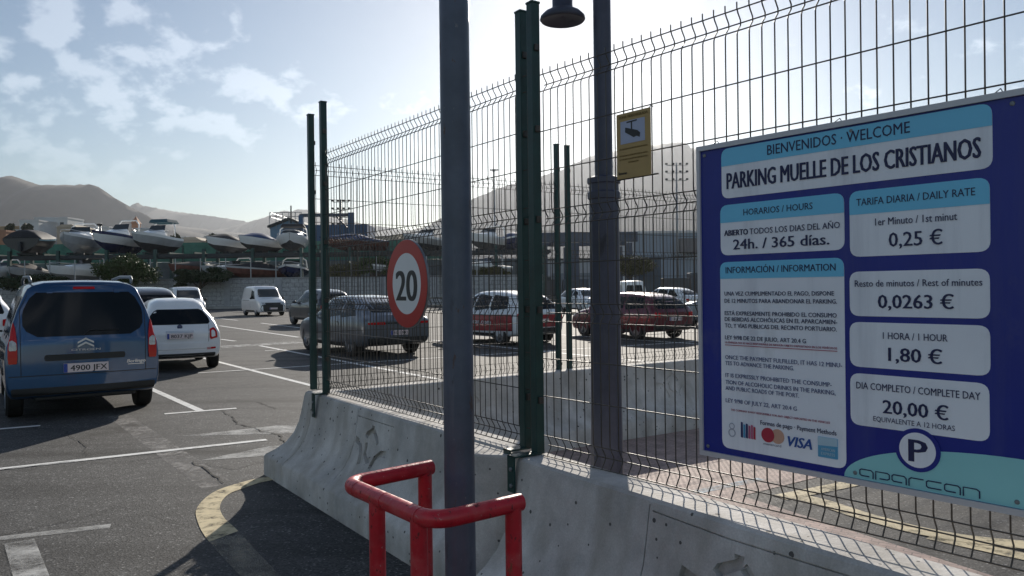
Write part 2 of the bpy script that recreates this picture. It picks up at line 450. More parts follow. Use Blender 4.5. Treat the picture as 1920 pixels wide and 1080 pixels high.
# ------------------------------------------------------------------ object helpers
def props(o, label=None, cat=None, group=None, kind=None):
    if label: o['label'] = label
    if cat: o['category'] = cat
    if group: o['group'] = group
    if kind: o['kind'] = kind
    return o
def thing(name, label, cat, loc=(0, 0, 0), rz=0.0, group=None):
    o = bpy.data.objects.new(name, None)
    o.empty_display_size = 0.2
    COL.objects.link(o)
    o.location = loc
    o.rotation_euler = (0, 0, rz)
    return props(o, label, cat, group)
def link(name, me, parent=None, loc=(0, 0, 0), rot=(0, 0, 0)):
    o = bpy.data.objects.new(name, me)
    COL.objects.link(o)
    o.location = loc
    o.rotation_euler = rot
    if parent:
        o.parent = parent
    return o
class MB:
    def __init__(s):
        s.v = []; s.f = []
    def add(s, vs, fs):
        k = len(s.v)
        s.v += [tuple(p) for p in vs]
        s.f += [tuple(i + k for i in f) for f in fs]
        return s
    def box(s, c, d, rz=0.0):
        x, y, z = d[0] / 2, d[1] / 2, d[2] / 2
        ca, sa = math.cos(rz), math.sin(rz)
        vs = []
        for sx, sy, sz in ((-1,-1,-1),(1,-1,-1),(1,1,-1),(-1,1,-1),(-1,-1,1),(1,-1,1),(1,1,1),(-1,1,1)):
            px, py = sx * x, sy * y
            vs.append((c[0] + px * ca - py * sa, c[1] + px * sa + py * ca, c[2] + sz * z))
        return s.add(vs, [(0,3,2,1),(4,5,6,7),(0,1,5,4),(1,2,6,5),(2,3,7,6),(3,0,4,7)])
    def tube(s, pts, r, n=8, cap=True):
        pts = [Vector(p) for p in pts]
        rs = r if isinstance(r, (list, tuple)) else [r] * len(pts)
        rings = []
        t0 = (pts[1] - pts[0]).normalized()
        up = Vector((0, 0, 1)) if abs(t0.z) < 0.9 else Vector((1, 0, 0))
        a = t0.cross(up).normalized()
        for i, p in enumerate(pts):
            if i == 0: t = pts[1] - pts[0]
            elif i == len(pts) - 1: t = pts[-1] - pts[-2]
            else: t = (pts[i + 1] - p).normalized() + (p - pts[i - 1]).normalized()
            t.normalize()
            a = (a - t * a.dot(t)).normalized()
            b = t.cross(a)
            rings.append([p + (a * math.cos(2 * math.pi * k / n) + b * math.sin(2 * math.pi * k / n)) * rs[i] for k in range(n)])
        vs = [q for rg in rings for q in rg]
        fs = []
        for i in range(len(pts) - 1):
            for k in range(n):
                fs.append((i * n + k, i * n + (k + 1) % n, (i + 1) * n + (k + 1) % n, (i + 1) * n + k))
        if cap:
            fs.append(tuple(reversed(range(n))))
            fs.append(tuple((len(pts) - 1) * n + k for k in range(n)))
        return s.add(vs, fs)
    def lathe(s, prof, n=24, c=(0, 0, 0), axis='z'):
        vs = []
        for r, z in prof:
            for k in range(n):
                a = 2 * math.pi * k / n
                if axis == 'z': vs.append((c[0] + r * math.cos(a), c[1] + r * math.sin(a), c[2] + z))
                else: vs.append((c[0] + z, c[1] + r * math.cos(a), c[2] + r * math.sin(a)))
        fs = []
        for i in range(len(prof) - 1):
            for k in range(n):
                fs.append((i * n + k, i * n + (k + 1) % n, (i + 1) * n + (k + 1) % n, (i + 1) * n + k))
        fs.append(tuple(reversed(range(n))))
        fs.append(tuple((len(prof) - 1) * n + k for k in range(n)))
        return s.add(vs, fs)
    def prism(s, poly, y0, y1):
        """polygon in x,z pushed from y0 to y1 (faces -y when y0 < y1)"""
        n = len(poly)
        vs = [(x, y0, z) for x, z in poly] + [(x, y1, z) for x, z in poly]
        fs = [tuple(range(n)), tuple(reversed(range(n, 2 * n)))]
        for i in range(n):
            j = (i + 1) % n
            fs.append((i, i + n, j + n, j))
        return s.add(vs, fs)
    def slab(s, poly, z0, z1):
        n = len(poly)
        vs = [(x, y, z0) for x, y in poly] + [(x, y, z1) for x, y in poly]
        fs = [tuple(reversed(range(n))), tuple(range(n, 2 * n))]
        for i in range(n):
            j = (i + 1) % n
            fs.append((i, j, j + n, i + n))
        return s.add(vs, fs)
    def mesh(s, name, m=None, smooth=False, bevel=0.0, fix=True):
        me = bpy.data.meshes.new(name)
        me.from_pydata(s.v, [], s.f)
        if fix or bevel:
            bm = bmesh.new(); bm.from_mesh(me)
            if fix: bmesh.ops.recalc_face_normals(bm, faces=bm.faces)
            if bevel:
                bmesh.ops.bevel(bm, geom=[e for e in bm.edges if len(e.link_faces) == 2 and e.calc_face_angle(0) > 0.5],
                                offset=bevel, segments=2, affect='EDGES', profile=0.5)
            bm.to_mesh(me); bm.free()
        if m: me.materials.append(m)
        if smooth:
            for p in me.polygons: p.use_smooth = True
        return me
    def build(s, name, m, parent=None, smooth=False, bevel=0.0, fix=True, loc=(0, 0, 0), rot=(0, 0, 0)):
        return link(name, s.mesh(name, m, smooth, bevel, fix), parent, loc, rot)
def autosmooth(o, ang=40):
    me = o.data
    bm = bmesh.new(); bm.from_mesh(me)
    for e in bm.edges:
        e.smooth = not (len(e.link_faces) != 2 or e.calc_face_angle(0) > R(ang))
    for f in bm.faces: f.smooth = True
    bm.to_mesh(me); bm.free()
    return o
def roundpoly(pts, r, n=5):
    out = []
    k = len(pts)
    rr = r if isinstance(r, (list, tuple)) else [r] * k
    for i in range(k):
        p0, p, p1 = Vector(pts[i - 1]), Vector(pts[i]), Vector(pts[(i + 1) % k])
        if rr[i] <= 0:
            out.append(tuple(p)); continue
        a, b = (p0 - p), (p1 - p)
        d = min(rr[i], a.length * 0.49, b.length * 0.49)
        a = p + a.normalized() * d; b = p + b.normalized() * d
        for j in range(n + 1):
            t = j / n
            out.append(tuple(a * (1 - t) ** 2 + p * 2 * t * (1 - t) + b * t * t))
    return out
def rrect(x0, x1, z0, z1, r, corners=(1, 1, 1, 1), n=5):
    return roundpoly([(x0, z0), (x1, z0), (x1, z1), (x0, z1)], [r * c for c in corners], n)
def ellipse(cx, cz, rx, rz, n=40):
    return [(cx + rx * math.cos(2 * math.pi * k / n), cz + rz * math.sin(2 * math.pi * k / n)) for k in range(n)]
def ribbon(pts, w):
    pts = [Vector(p) for p in pts]
    vs = []
    for i, p in enumerate(pts):
        if i == 0: t = pts[1] - pts[0]
        elif i == len(pts) - 1: t = pts[-1] - pts[-2]
        else: t = (pts[i + 1] - p).normalized() + (p - pts[i - 1]).normalized()
        t.normalize()
        nn = Vector((-t.y, t.x))
        ww = w[i] if isinstance(w, (list, tuple)) else w
        vs.append((p + nn * ww / 2, p - nn * ww / 2))
    return vs
def text_mesh(body, m, fit=None, cap=None, left=0.0, base=0.0, bold=0.0, y=0.0, xr=None, shear=0.0, center=None, res=2, spacing=1.0):
    """flat print standing in the x,z plane and facing -y: its box runs from `left` to `xr`, or is centred"""
    cu = bpy.data.curves.new('lettering', 'FONT')
    cu.body = body
    cu.size = 1.0
    cu.resolution_u = res
    cu.offset = 0.0
    cu.shear = shear
    cu.space_character = spacing
    ob = bpy.data.objects.new('lettering_source', cu)
    COL.objects.link(ob)
    dg = bpy.context.evaluated_depsgraph_get()
    me = bpy.data.meshes.new_from_object(ob.evaluated_get(dg))
    bpy.data.objects.remove(ob)
    bpy.data.curves.remove(cu)
    n = len(me.vertices)
    co = np.zeros(n * 3, dtype=np.float32)
    me.vertices.foreach_get('co', co)
    co = co.reshape(-1, 3)
    x0, x1 = co[:, 0].min(), co[:, 0].max()
    sz = cap / 0.73
    w = (x1 - x0) * sz
    sx = sz
    if xr is not None:
        sx = (xr - left) / (x1 - x0)
        w = xr - left
    if center is not None:
        left = center - w / 2
    new = np.zeros_like(co)
    new[:, 0] = (co[:, 0] - x0) * sx + left
    new[:, 2] = co[:, 1] * sz + base
    new[:, 1] = y
    me.vertices.foreach_set('co', new.reshape(-1))
    me.update()
    strikes = int(max(0.0, bold - 0.002) / 0.006 + 0.5) if bold < 0.05 else 5
    if strikes > 0:
        # heavier type: the same letters struck again a hair to either side
        vv = [tuple(q) for q in new]; ff = [tuple(p.vertices) for p in me.polygons]
        allv, allf = list(vv), list(ff)
        for k in range(1, strikes + 1):
            for sg in (-1, 1):
                d_ = sg * k * 0.007 * sz * min(1.0, sx / sz); b0 = len(allv)
                allv += [(q[0] + d_, q[1] + 0.00012 * (2 * k + (sg > 0)), q[2]) for q in vv]
                allf += [tuple(i + b0 for i in f) for f in ff]
        me2 = bpy.data.meshes.new('lettering')
        me2.from_pydata(allv, [], allf)
        bpy.data.meshes.remove(me)
        me = me2
    me.materials.clear()
    me.materials.append(m)
    return me
def lettering(parent, body, m, name='lettering', loc=(0, 0, 0), rot=(0, 0, 0), **kw):
    return link(name, text_mesh(body, m, **kw), parent, loc, rot)

# ------------------------------------------------------------------ ground
ground = MB()
ground.add([(-9000, -600, 0), (9000, -600, 0), (9000, 9000, 0), (-9000, 9000, 0)], [(0, 1, 2, 3)])
GROUND = props(ground.build('car_park_ground', M_ASPH), 'worn grey asphalt of the car park', kind='structure')
def sheet(name, poly, z, m):
    b = MB(); n = len(poly)
    b.add([(x, y, z) for x, y in poly], [tuple(range(n))])
    return b.build(name, m, GROUND)
def stripe(name, pts, w, z, m):
    b = MB()
    vs = ribbon(pts, w)
    flat = [(p.x, p.y, z) for pr in vs for p in pr]
    b.add(flat, [(2 * i, 2 * i + 1, 2 * i + 3, 2 * i + 2) for i in range(len(vs) - 1)])
    return b.build(name, m, GROUND)
def stretch(a, b, k0=0.0, k1=0.0):
    a, b = Vector(a), Vector(b)
    d = (b - a).normalized()
    return [tuple(a - d * k0), tuple(b + d * k1)]
Z1, Z2, Z3 = 0.003, 0.005, 0.007
D36 = Vector((-0.588, 0.809))
# parking bay lines
stripe('painted_line', stretch((-8.4, 16.1), (-4.349, 10.671)), 0.11, Z1, M_WHITE_LINE)
stripe('painted_line', [(-4.72, 10.40), (-3.90, 10.83)], 0.10, Z2, M_WHITE_LINE)
stripe('painted_line', stretch((-9.5, 21.6), (-3.40, 13.2)), 0.11, Z1, M_WHITE_LINE)
stripe('painted_line', [(-6.39, 15.597), (-4.401, 16.804), (-1.2, 18.74), (3.0, 21.3)], 0.10, Z2, M_WHITE_LINE)
stripe('painted_line', [(-14.144, 37.091), (-7.555, 27.161)], 0.14, Z1, M_WHITE_LINE)
stripe('painted_line', [(-18.879, 48.382), (-15.643, 43.758)], 0.16, Z1, M_WHITE_LINE)
stripe('painted_line', [(-10.1, 26.57), (-9.2, 25.5)], 0.14, Z1, M_WHITE_LINE)
stripe('painted_line', [(-8.689, 22.803), (-6.801, 24.559)], 0.9, Z1, M_WHITE_FAINT)
stripe('painted_line', [(-12.9, 39.5), (-9.0, 33.4)], 0.14, Z1, M_WHITE_LINE)
stripe('painted_line', [(-6.83, 21.2), (-6.30, 21.5)], 0.12, Z2, M_WHITE_LINE)
stripe('painted_line', [(-7.6, 23.15), (-1.0, 13.5)], 0.12, Z1, M_WHITE_LINE)
stripe('painted_line', [(-2.6, 24.8), (3.3, 16.3)], 0.12, Z1, M_WHITE_LINE)
stripe('painted_line', [(1.5, 27.0), (7.8, 18.2)], 0.12, Z1, M_WHITE_LINE)
stripe('painted_line', [(4.4, 31.0), (10.6, 22.0)], 0.12, Z1, M_WHITE_LINE)
stripe('painted_line', [(3.0, 21.3), (12.0, 26.6)], 0.11, Z2, M_WHITE_LINE)
stripe('painted_line', [(-2.0, 33.5), (14.0, 43.0)], 0.13, Z1, M_WHITE_LINE)
stripe('painted_line', [(-6.281, 9.405), (-5.914, 9.609)], 0.09, Z1, M_WHITE_LINE)
stripe('painted_line', [(-8.0, 5.35), (-4.843, 7.244), (-2.736, 8.514)], 0.10, Z2, M_WHITE_LINE)
stripe('painted_line', [(-4.6, 4.72), (-3.475, 5.19), (-2.86, 5.44)], 0.10, Z1, M_WHITE_FAINT)
stripe('painted_line', [(-3.30, 5.12), (-2.55, 4.12)], 0.17, Z2, M_WHITE_FAINT)
sheet('painted_line', [(-3.84, 8.78), (-2.40, 8.9), (-2.42, 9.45), (-2.9, 9.4)], Z1, M_WHITE_FAINT)
sheet('painted_line', [(-3.08, 7.5), (-2.30, 7.75), (-2.28, 8.25), (-2.6, 8.15)], Z1, M_WHITE_FAINT)
sheet('worn_strip', [(-5.42, 10.264), (-2.622, 6.443), (-2.40, 6.603), (-5.15, 10.32)], Z1 - 0.002, M_SCAR)
# yellow guide line that swings round the barrier corner
yo = [(-1.9, 7.02), (-2.212, 6.80), (-2.376, 6.58), (-2.47, 6.30), (-2.42, 5.86), (-2.25, 5.466), (-2.012, 5.06), (-1.596, 4.457), (-0.9, 3.5), (0.4, 1.7)]
yi = [(-1.9, 6.86), (-2.155, 6.64), (-2.25, 6.46), (-2.32, 6.24), (-2.27, 5.931), (-2.13, 5.622), (-1.90, 5.28), (-1.46, 4.60), (-0.75, 3.6), (0.55, 1.8)]
def smooth_line(pts, k=5):
    res = []
    for i in range(len(pts) - 1):
        p0 = Vector(pts[max(0, i - 1)]); p1 = Vector(pts[i]); p2 = Vector(pts[i + 1]); p3 = Vector(pts[min(len(pts) - 1, i + 2)])
        for j in range(k):
            t = j / k
            q = 0.5 * ((2 * p1) + (p2 - p0) * t + (2 * p0 - 5 * p1 + 4 * p2 - p3) * t * t + (3 * p1 - p0 - 3 * p2 + p3) * t ** 3)
            res.append((q.x, q.y))
    res.append(tuple(pts[-1]))
    return res
yo, yi = smooth_line(yo), smooth_line(yi)
yb = MB()
yv = [(x, y, Z2) for pr in zip(yo, yi) for x, y in pr]
yb.add(yv[:62], [(2 * i, 2 * i + 1, 2 * i + 3, 2 * i + 2) for i in range(30)])
yb.build('yellow_guide_line', M_YELLOW_LINE, GROUND)
yb2 = MB()
yb2.add(yv[60:], [(2 * i, 2 * i + 1, 2 * i + 3, 2 * i + 2) for i in range(len(yo) - 31)])
yb2.build('yellow_guide_line', M_YELLOW_SHADED, GROUND)  # stretch in the barrier's shadow, shade painted into the line
def crack(pts, w=0.012):
    q = []
    for i in range(len(pts) - 1):
        a, b = Vector(pts[i]), Vector(pts[i + 1])
        k = max(2, int((b - a).length / 0.07))
        for j in range(k):
            p = a.lerp(b, j / k)
            q.append((p.x + rnd.uniform(-.022, .022), p.y + rnd.uniform(-.022, .022)))
    q.append(pts[-1])
    return stripe('crack', q, [w * rnd.uniform(0.25, 1.2) for _ in q], Z3, M_CRACK)
crack([(-4.03, 10.652), (-3.717, 10.142), (-3.421, 9.559), (-3.17, 9.312), (-2.955, 9.026), (-2.691, 8.803), (-2.502, 8.361), (-2.433, 8.25)], 0.022)
crack([(-6.2, 6.5), (-4.9, 7.15), (-4.326, 7.53), (-3.999, 7.44), (-3.72, 7.534), (-3.469, 7.707), (-3.382, 7.899)], 0.012)
crack([(-3.116, 7.465), (-2.886, 7.176), (-2.665, 6.846), (-2.499, 6.603)], 0.018)
crack([(-4.2, 4.6), (-3.518, 5.254), (-3.277, 5.506), (-3.172, 5.663), (-3.012, 5.986)], 0.010)
crack([(-5.234, 9.014), (-4.814, 8.546), (-4.551, 8.173), (-4.332, 7.793)], 0.012)
crack([(-4.3, 11.6), (-3.991, 11.516), (-3.782, 11.414), (-3.487, 10.956), (-3.315, 10.745)], 0.016)
crack([(-5.2, 9.2), (-4.6, 9.75), (-4.03, 10.6)], 0.009)
crack([(-2.3, 7.6), (-2.6, 7.1), (-3.05, 7.42)], 0.010)

# walkway and lane inside the barriers
PAV = props(sheet('walkway_paving', [(-1.5, 6.6), (0.3, 3.9), (2.4, 0.9), (3.9, 2.0), (1.78, 6.02), (3.3, 7.05), (6.4, 9.0), (4.6, 11.2), (2.2, 9.35)], Z1, M_PAVER), kind='structure')
def inside(name, pts, w, m, z):
    return stripe(name, smooth_line(pts), w, z, m)
inside('yellow_guide_line', [(2.05, 5.95), (2.86, 6.39), (4.3, 7.2)], 0.15, M_YELLOW_LINE, Z2)
inside('yellow_guide_line', [(2.15, 6.02), (2.32, 5.80), (2.476, 5.45), (2.72, 5.08), (3.05, 4.86), (3.5, 4.75), (4.4, 4.7)], 0.17, M_YELLOW_LINE, Z3)
inside('yellow_guide_line', [(2.70, 5.0), (2.95, 4.72), (3.3, 4.35), (3.9, 3.8)], 0.14, M_YELLOW_LINE, Z2)
inside('blue_paint_mark', [(1.42, 6.12), (2.10, 6.53)], 0.10, M_BLUE_LINE, Z2)

# ------------------------------------------------------------------ concrete barriers
PROF = [(.29, 0), (.29, .165), (.275, .19), (.21, .235), (.14, .30), (.085, .39), (.05, .49), (.03, .60), (.012, .715), (.004, .745), (-.012, .758),
        (-.19, .758), (-.206, .745), (-.214, .715), (-.232, .60), (-.252, .49), (-.287, .39), (-.342, .30), (-.412, .235), (-.477, .19), (-.492, .165), (-.492, 0)]
def barrier_mesh(p0, p1, m0, m1, nseg=16):
    """sweep of the barrier profile from p0 to p1, end cuts along the vectors m0 and m1 (metres per metre of outward offset)"""
    p0, p1, m0, m1 = map(Vector, (p0, p1, m0, m1))
    b = MB(); k = len(PROF)
    vs = []
    for i in range(nseg + 1):
        t = i / nseg
        p = p0.lerp(p1, t); m = m0 if i == 0 else m1 if i == nseg else None
        for o, z in PROF:
            a = p0 + m0 * o; c = p1 + m1 * o
            q = a.lerp(c, t)
            vs.append((q.x, q.y, z))
    fs = [tuple(range(k)), tuple(reversed(range(nseg * k, nseg * k + k)))]
    for i in range(nseg):
        for j in range(k):
            j2 = (j + 1) % k
            fs.append((i * k + j, (i + 1) * k + j, (i + 1) * k + j2, i * k + j2))
    b.add(vs, fs)
    return b
def face_off(z):
    for (o0, z0), (o1, z1) in zip(PROF[:10], PROF[1:11]):
        if z0 <= z <= z1 and z1 > z0:
            return o0 + (o1 - o0) * (z - z0) / (z1 - z0)
    return 0.0
def cut(obj, cutters, solver='EXACT'):
    for c in cutters:
        md = obj.modifiers.new('cut', 'BOOLEAN')
        md.operation = 'DIFFERENCE'; md.solver = solver; md.object = c
    dg = bpy.context.evaluated_depsgraph_get()
    me = bpy.data.meshes.new_from_object(obj.evaluated_get(dg))
    obj.modifiers.clear()
    obj.data = me
    for c in cutters:
        bpy.data.objects.remove(c)
    return obj
def groove_stroke(pts, origin, e, n, w, depth):
    """a shallow channel of width w following the barrier face; pts are (along, height)"""
    b = MB()
    rib = ribbon(pts, w)
    vs = []
    for l, r in rib:
        for q in (l, r):
            o = face_off(q.y)
            base = Vector(origin) + Vector(e) * q.x
            for d in (o + 0.03, o - depth):
                pnt = base + Vector(n) * d
                vs.append((pnt.x, pnt.y, q.y))
    fs = []
    m = len(rib)
    fs.append((0, 1, 3, 2)); k = 4 * (m - 1); fs.append((k, k + 2, k + 3, k + 1))
    for i in range(m - 1):
        a = 4 * i; c = a + 4
        fs += [(a, a + 2, c + 2, c), (a + 1, c + 1, c + 3, a + 3), (a, c, c + 1, a + 1), (a + 2, a + 3, c + 3, c + 2)]
    b.add(vs, fs)
    return b.build('cutter', None)
EMBLEM = [([(-.004, .625), (-.004, .592), (-.062, .552), (-.072, .528)], .036),
          ([(.012, .588), (.058, .538), (.072, .505)], .032),
          ([(-.058, .492), (-.050, .415), (-.005, .372), (.030, .392)], .032),
          ([(-.200, .492), (-.135, .474), (-.100, .41), (-.082, .335)], .038),
          ([(.180, .462), (.120, .452), (.072, .41), (.050, .34)], .034)]
E1 = Vector((0.5725, -0.8199)); N1 = Vector((-0.8199, -0.5725))
CORNER = Vector((-1.84, 6.83))
E2 = Vector((0.8327, 0.5537)); N2 = Vector((-0.5537, 0.8327))
MITRE = (N1 + N2) / (1 + N1.dot(N2))
L_END = CORNER + E1 * 3.10
def make_barrier(label, p0, p1, m0, m1, e, n, emblems, grooves, group='concrete barriers around the walkway'):
    base = barrier_mesh(p0, p1, m0, m1)
    o = base.build('concrete_barrier', M_CONC)
    cs = []
    for u, dz in emblems:
        for pts, w in EMBLEM:
            cs.append(groove_stroke([(a * 1.4 + u, z + dz) for a, z in pts], p0, e, n, w * 1.3, 0.032))
    for pts in grooves:
        cs.append(groove_stroke(pts, p0, e, n, 0.007, 0.012))
    if cs:
        cut(o, cs)
    autosmooth(o, 35)
    return props(o, label, 'barrier', group)
zz = [.02, .12, .19, .235, .30, .39, .49, .60, .735]
B_LEFT = make_barrier('grey concrete barrier below the round speed sign, with a moulded emblem', CORNER, L_END, MITRE, N1, E1, N1,
    [(1.46, 0.03)], [[(0.20, z) for z in zz], [(1.16, z) for z in zz[3:]], [(1.165, .69), (1.78, .69)]])
R0 = Vector((0.02, 4.045)); ER = Vector((0.5665, -0.8241)); NR = Vector((-0.8241, -0.5665))
B_RIGHT = make_barrier('long grey concrete barrier below the blue tariff board, pitted and stained', R0, R0 + ER * 4.6, NR, NR, ER, NR,
    [(1.46, 0.030)], [[(0.98, z) for z in zz], [(1.0, .712), (1.4, .70), (2.0, .708)]])
eb = MB().slab([(0.018, 4.125), (0.07, 4.22), (-0.16, 4.55), (-0.29, 4.66), (-0.25, 4.185)], 0.0, 0.748)
eb.build('end_block', M_CONC, B_RIGHT, bevel=0.012)
# the barrier on the far side of the walkway: its inner face is the one in view
C2 = CORNER.copy()
B_FAR = make_barrier('far concrete barrier between walkway and parked cars, emblem on its face', C2 + E2 * 9.0, C2, N2, MITRE, -E2, N2, [], [])
def far_face_emblem(u):
    cs = []
    def foff(z): return -0.202 - face_off(z)
    for pts, w in EMBLEM:
        rib = ribbon([(a * 1.25, z * 1.0 + 0.03) for a, z in pts], w)
        b = MB(); vs = []; fs = []
        for l, r in rib:
            for q in (l, r):
                base = C2 + E2 * (u + q.x)
                for d in (foff(q.y) - 0.03, foff(q.y) + 0.012):
                    pnt = base + N2 * d
                    vs.append((pnt.x, pnt.y, q.y))
        m = len(rib); k = 4 * (m - 1)
        fs = [(0, 1, 3, 2), (k, k + 2, k + 3, k + 1)]
        for i in range(m - 1):
            a = 4 * i; c = a + 4
            fs += [(a, a + 2, c + 2, c), (a + 1, c + 1, c + 3, a + 3), (a, c, c + 1, a + 1), (a + 2, a + 3, c + 3, c + 2)]
        b.add(vs, fs)
        cs.append(b.build('cutter', None))
    return cs
cut(B_FAR, far_face_emblem(4.28) + far_face_emblem(1.55))
autosmooth(B_FAR, 35)

# ------------------------------------------------------------------ fence posts
def fence_post(label, x, y, z0, z1, rz, w, brackets, group='green steel fence posts'):
    t = thing('fence_post', label, 'fence post', (x, y, 0), rz, group)
    MB().box((0, 0, (z0 + z1) / 2), (w, w, z1 - z0)).build('post', M_GREEN, t, bevel=0.004)
    MB().box((0, 0, z1 + 0.004), (w + 0.006, w + 0.006, 0.012)).build('cap', M_GREEN, t, bevel=0.003)
    for dy, zt, h, ww, th in brackets:
        b = MB()
        b.box((0, dy / 2, z0 + 0.006), (ww, abs(dy) + .010, 0.010))
        b.box((0, dy, z0 - h / 2 + 0.011), (ww, 0.010, h))
        b.build('bracket', M_GREEN, t, bevel=0.002)
        for k in (0.3, 0.75):
            MB().lathe([(0.011, 0), (0.011, 0.008), (0.006, 0.010)], 8).build('bolt', M_GALV, t, loc=(0.008, dy - 0.005, z0 - h * k), rot=(R(90), 0, 0))
    for zc in (0.12, 0.32, 0.52, 0.72, 0.9):
        MB().box((w / 2 + 0.006, 0, z0 + (z1 - z0) * zc), (0.014, 0.03, 0.035)).build('clamp', M_WIRE, t, bevel=0.003)
    return t
RZ1 = math.atan2(E1.y, E1.x)
RZ2 = math.atan2(E2.y, E2.x)
fence_post('nearer of two green posts where the fence panels meet, beside the lamp dish', 0.129, 4.120, 0.762, 3.17, RZ1, 0.052, [(-0.176, 0, 0.19, 0.062, 0)])
fence_post('further of two green posts where the fence panels meet, just left of its twin', 0.068, 4.255, 0.762, 3.17, RZ1, 0.052, [(-0.128, 0, 0.18, 0.062, 0)])
fence_post('tall green post at the near left end of the fence, on the barrier corner', -1.605, 6.60, 0.762, 3.26, RZ1, 0.052, [(-0.115, 0, 0.20, 0.06, 0)])
fence_post('leftmost green post, just behind the barrier corner, open sky to its left', -1.79, 6.90, 0.762, 3.22, RZ2, 0.052, [])
fence_post('left one of two thin green posts on the far barrier behind the walkway', 0.50, 8.36, 0.50, 3.20, RZ2, 0.048, [])
fence_post('right one of two thin green posts on the far barrier behind the walkway', 0.62, 8.44, 0.50, 3.20, RZ2, 0.048, [])

# ------------------------------------------------------------------ wire mesh fence panels
ROWS = [0, .048, .088, .30, .51, .717, .76, .80, 1.0, 1.21, 1.26, 1.305, 1.5, 1.70, 1.91, 1.965, 2.016]
BENT = (1, 6, 10, 15)
def fence_panel(label, p0, p1, z0, h, group, step=0.0565, bulge=0.032, r=0.0029, side=1):
    p0, p1 = Vector(p0), Vector(p1)
    d = p1 - p0
    t = thing('mesh_fence_panel', label, 'fence', (p0.x, p0.y, z0), math.atan2(d.y, d.x), group)
    k = h / 2.016
    path = [(0, 0, h + 0.032)]
    for i, q in enumerate(ROWS):
        path.append((0, bulge * side if i in BENT else 0.0, h - q * k))
    path.append((0, 0, -0.004))
    # soften each fold a little
    pts = []
    for i, q in enumerate(path):
        q = Vector(q)
        if 0 < i < len(path) - 1 and (q.y != 0 or Vector(path[i - 1]).y != 0 or Vector(path[i + 1]).y != 0):
            a, b = Vector(path[i - 1]), Vector(path[i + 1])
            pts += [q.lerp(a, 0.22 if (q - a).length < .08 else .05), q.lerp(b, 0.22 if (q - b).length < .08 else .05)]
        else:
            pts.append(q)
    me = MB().tube(pts, r, 6).mesh('wire', M_WIRE, smooth=True)
    ln = d.length
    n = int(ln / step)
    for i in range(n + 1):
        link('wire', me, t, (0.018 + i * step, 0, 0))
    hm = MB().tube([(0, 0, 0), (ln, 0, 0)], r, 6).mesh('cross_wire', M_WIRE, smooth=True)
    for i, q in enumerate(ROWS):
        link('cross_wire', hm, t, (0, (bulge * side if i in BENT else 0.0) - 0.0055, h - q * k))
    return t
FG = 'welded mesh fence panels'
fence_panel('near mesh fence panel right of the double posts, holding the blue tariff board', (0.164, 4.059), (1.835, 2.022), 0.765, 2.005, FG)
fence_panel('mesh fence panel between double posts and corner, holding the round speed sign', (-1.585, 6.565), (0.095, 4.205), 0.775, 2.035, FG)
fa = C2 + E2 * 0.14 - N2 * 0.09
fb = Vector((0.49, 8.36))
fence_panel('far mesh fence panel left of the two thin posts, on the far barrier', (-1.76, 6.87), (0.48, 8.36), 0.765, 2.0, FG, side=-1)
fence_panel('far mesh fence panel right of the two thin posts, running behind the blue board', (0.64, 8.465), (5.2, 11.50), 0.765, 2.0, FG, side=-1)

# drain pipe / cable on the far barrier
jb = thing('junction_box', 'grey double junction box with bent conduit on the far barrier', 'junction box', (0.60, 8.25, 0), RZ2)
MB().box((-0.05, 0, 0.66), (0.10, 0.06, 0.17)).build('box', M_GALV, jb, bevel=0.005)
MB().box((0.075, 0, 0.67), (0.09, 0.06, 0.15)).build('box', M_GREEN, jb, bevel=0.005)
MB().tube([(0, 0, 0.58), (0.02, -0.02, 0.45), (0.06, -0.07, 0.30), (0.16, -0.20, 0.10), (0.22, -0.28, 0.01)], 0.016, 8).build('conduit', M_GALV, jb, smooth=True)

# ------------------------------------------------------------------ blue tariff board
BE = Vector((0.634, -0.773)); BN = Vector((-0.773, -0.634))
B0 = Vector((0.164, 4.059)) + BN * 0.05
board = thing('tariff_board', 'large blue parking tariff board with pale price panels, tied to the fence', 'sign board', (B0.x, B0.y, 0), math.atan2(BE.y, BE.x))
UL, UR, ZB, ZT = 1.045, 2.46, 0.956, 2.218
MB().prism(rrect(UL, UR, ZB, ZT, 0.004), -0.0, 0.012).build('panel', M_BOARD_BLUE, board)
fr = MB()
for (a, b_, c, d_) in ((UL - .006, UR + .006, ZB - .012, ZB + .008), (UL - .006, UR + .006, ZT - .008, ZT + .012)):
    fr.prism([(a, c), (b_, c), (b_, d_), (a, d_)], -0.010, 0.018)
fr.prism([(UL - .006, ZB + .0085), (UL + .010, ZB + .0085), (UL + .010, ZT - .0085), (UL - .006, ZT - .0085)], -0.0095, 0.0175)
fr.prism([(UR - .010, ZB + .0085), (UR + .006, ZB + .0085), (UR + .006, ZT - .0085), (UR - .010, ZT - .0085)], -0.0095, 0.0175)
fr.build('frame', M_BOARD_FRAME, board)
def panel(x0, x1, z0, z1, band=None, r=0.035):
    MB().prism(rrect(x0, x1, z0, z1, r), -0.0015, 0.0).build('price_panel', M_BOARD_WHITE, board)
    if band:
        MB().prism(rrect(x0 + .0003, x1 - .0003, band, z1 + .0004, r, (0, 0, 1, 1)), -0.003, -0.0016).build('heading_band', M_BOARD_CYAN, board)
def tx(body, x0, x1, base, cap, bold=0.0, m=None, **kw):
    lettering(board, body, m or M_INK, left=x0, xr=x1, base=base, cap=cap, bold=bold, y=-0.0045, **kw)
panel(1.158, 2.145, 2.002, 2.203, 2.133)
tx('BIENVENIDOS · WELCOME', 1.369, 1.901, 2.151, 0.040, 0.010)
tx('PARKING MUELLE DE LOS CRISTIANOS', 1.184, 2.112, 2.039, 0.068, 0.040)
panel(1.150, 1.671, 1.772, 1.975, 1.904)
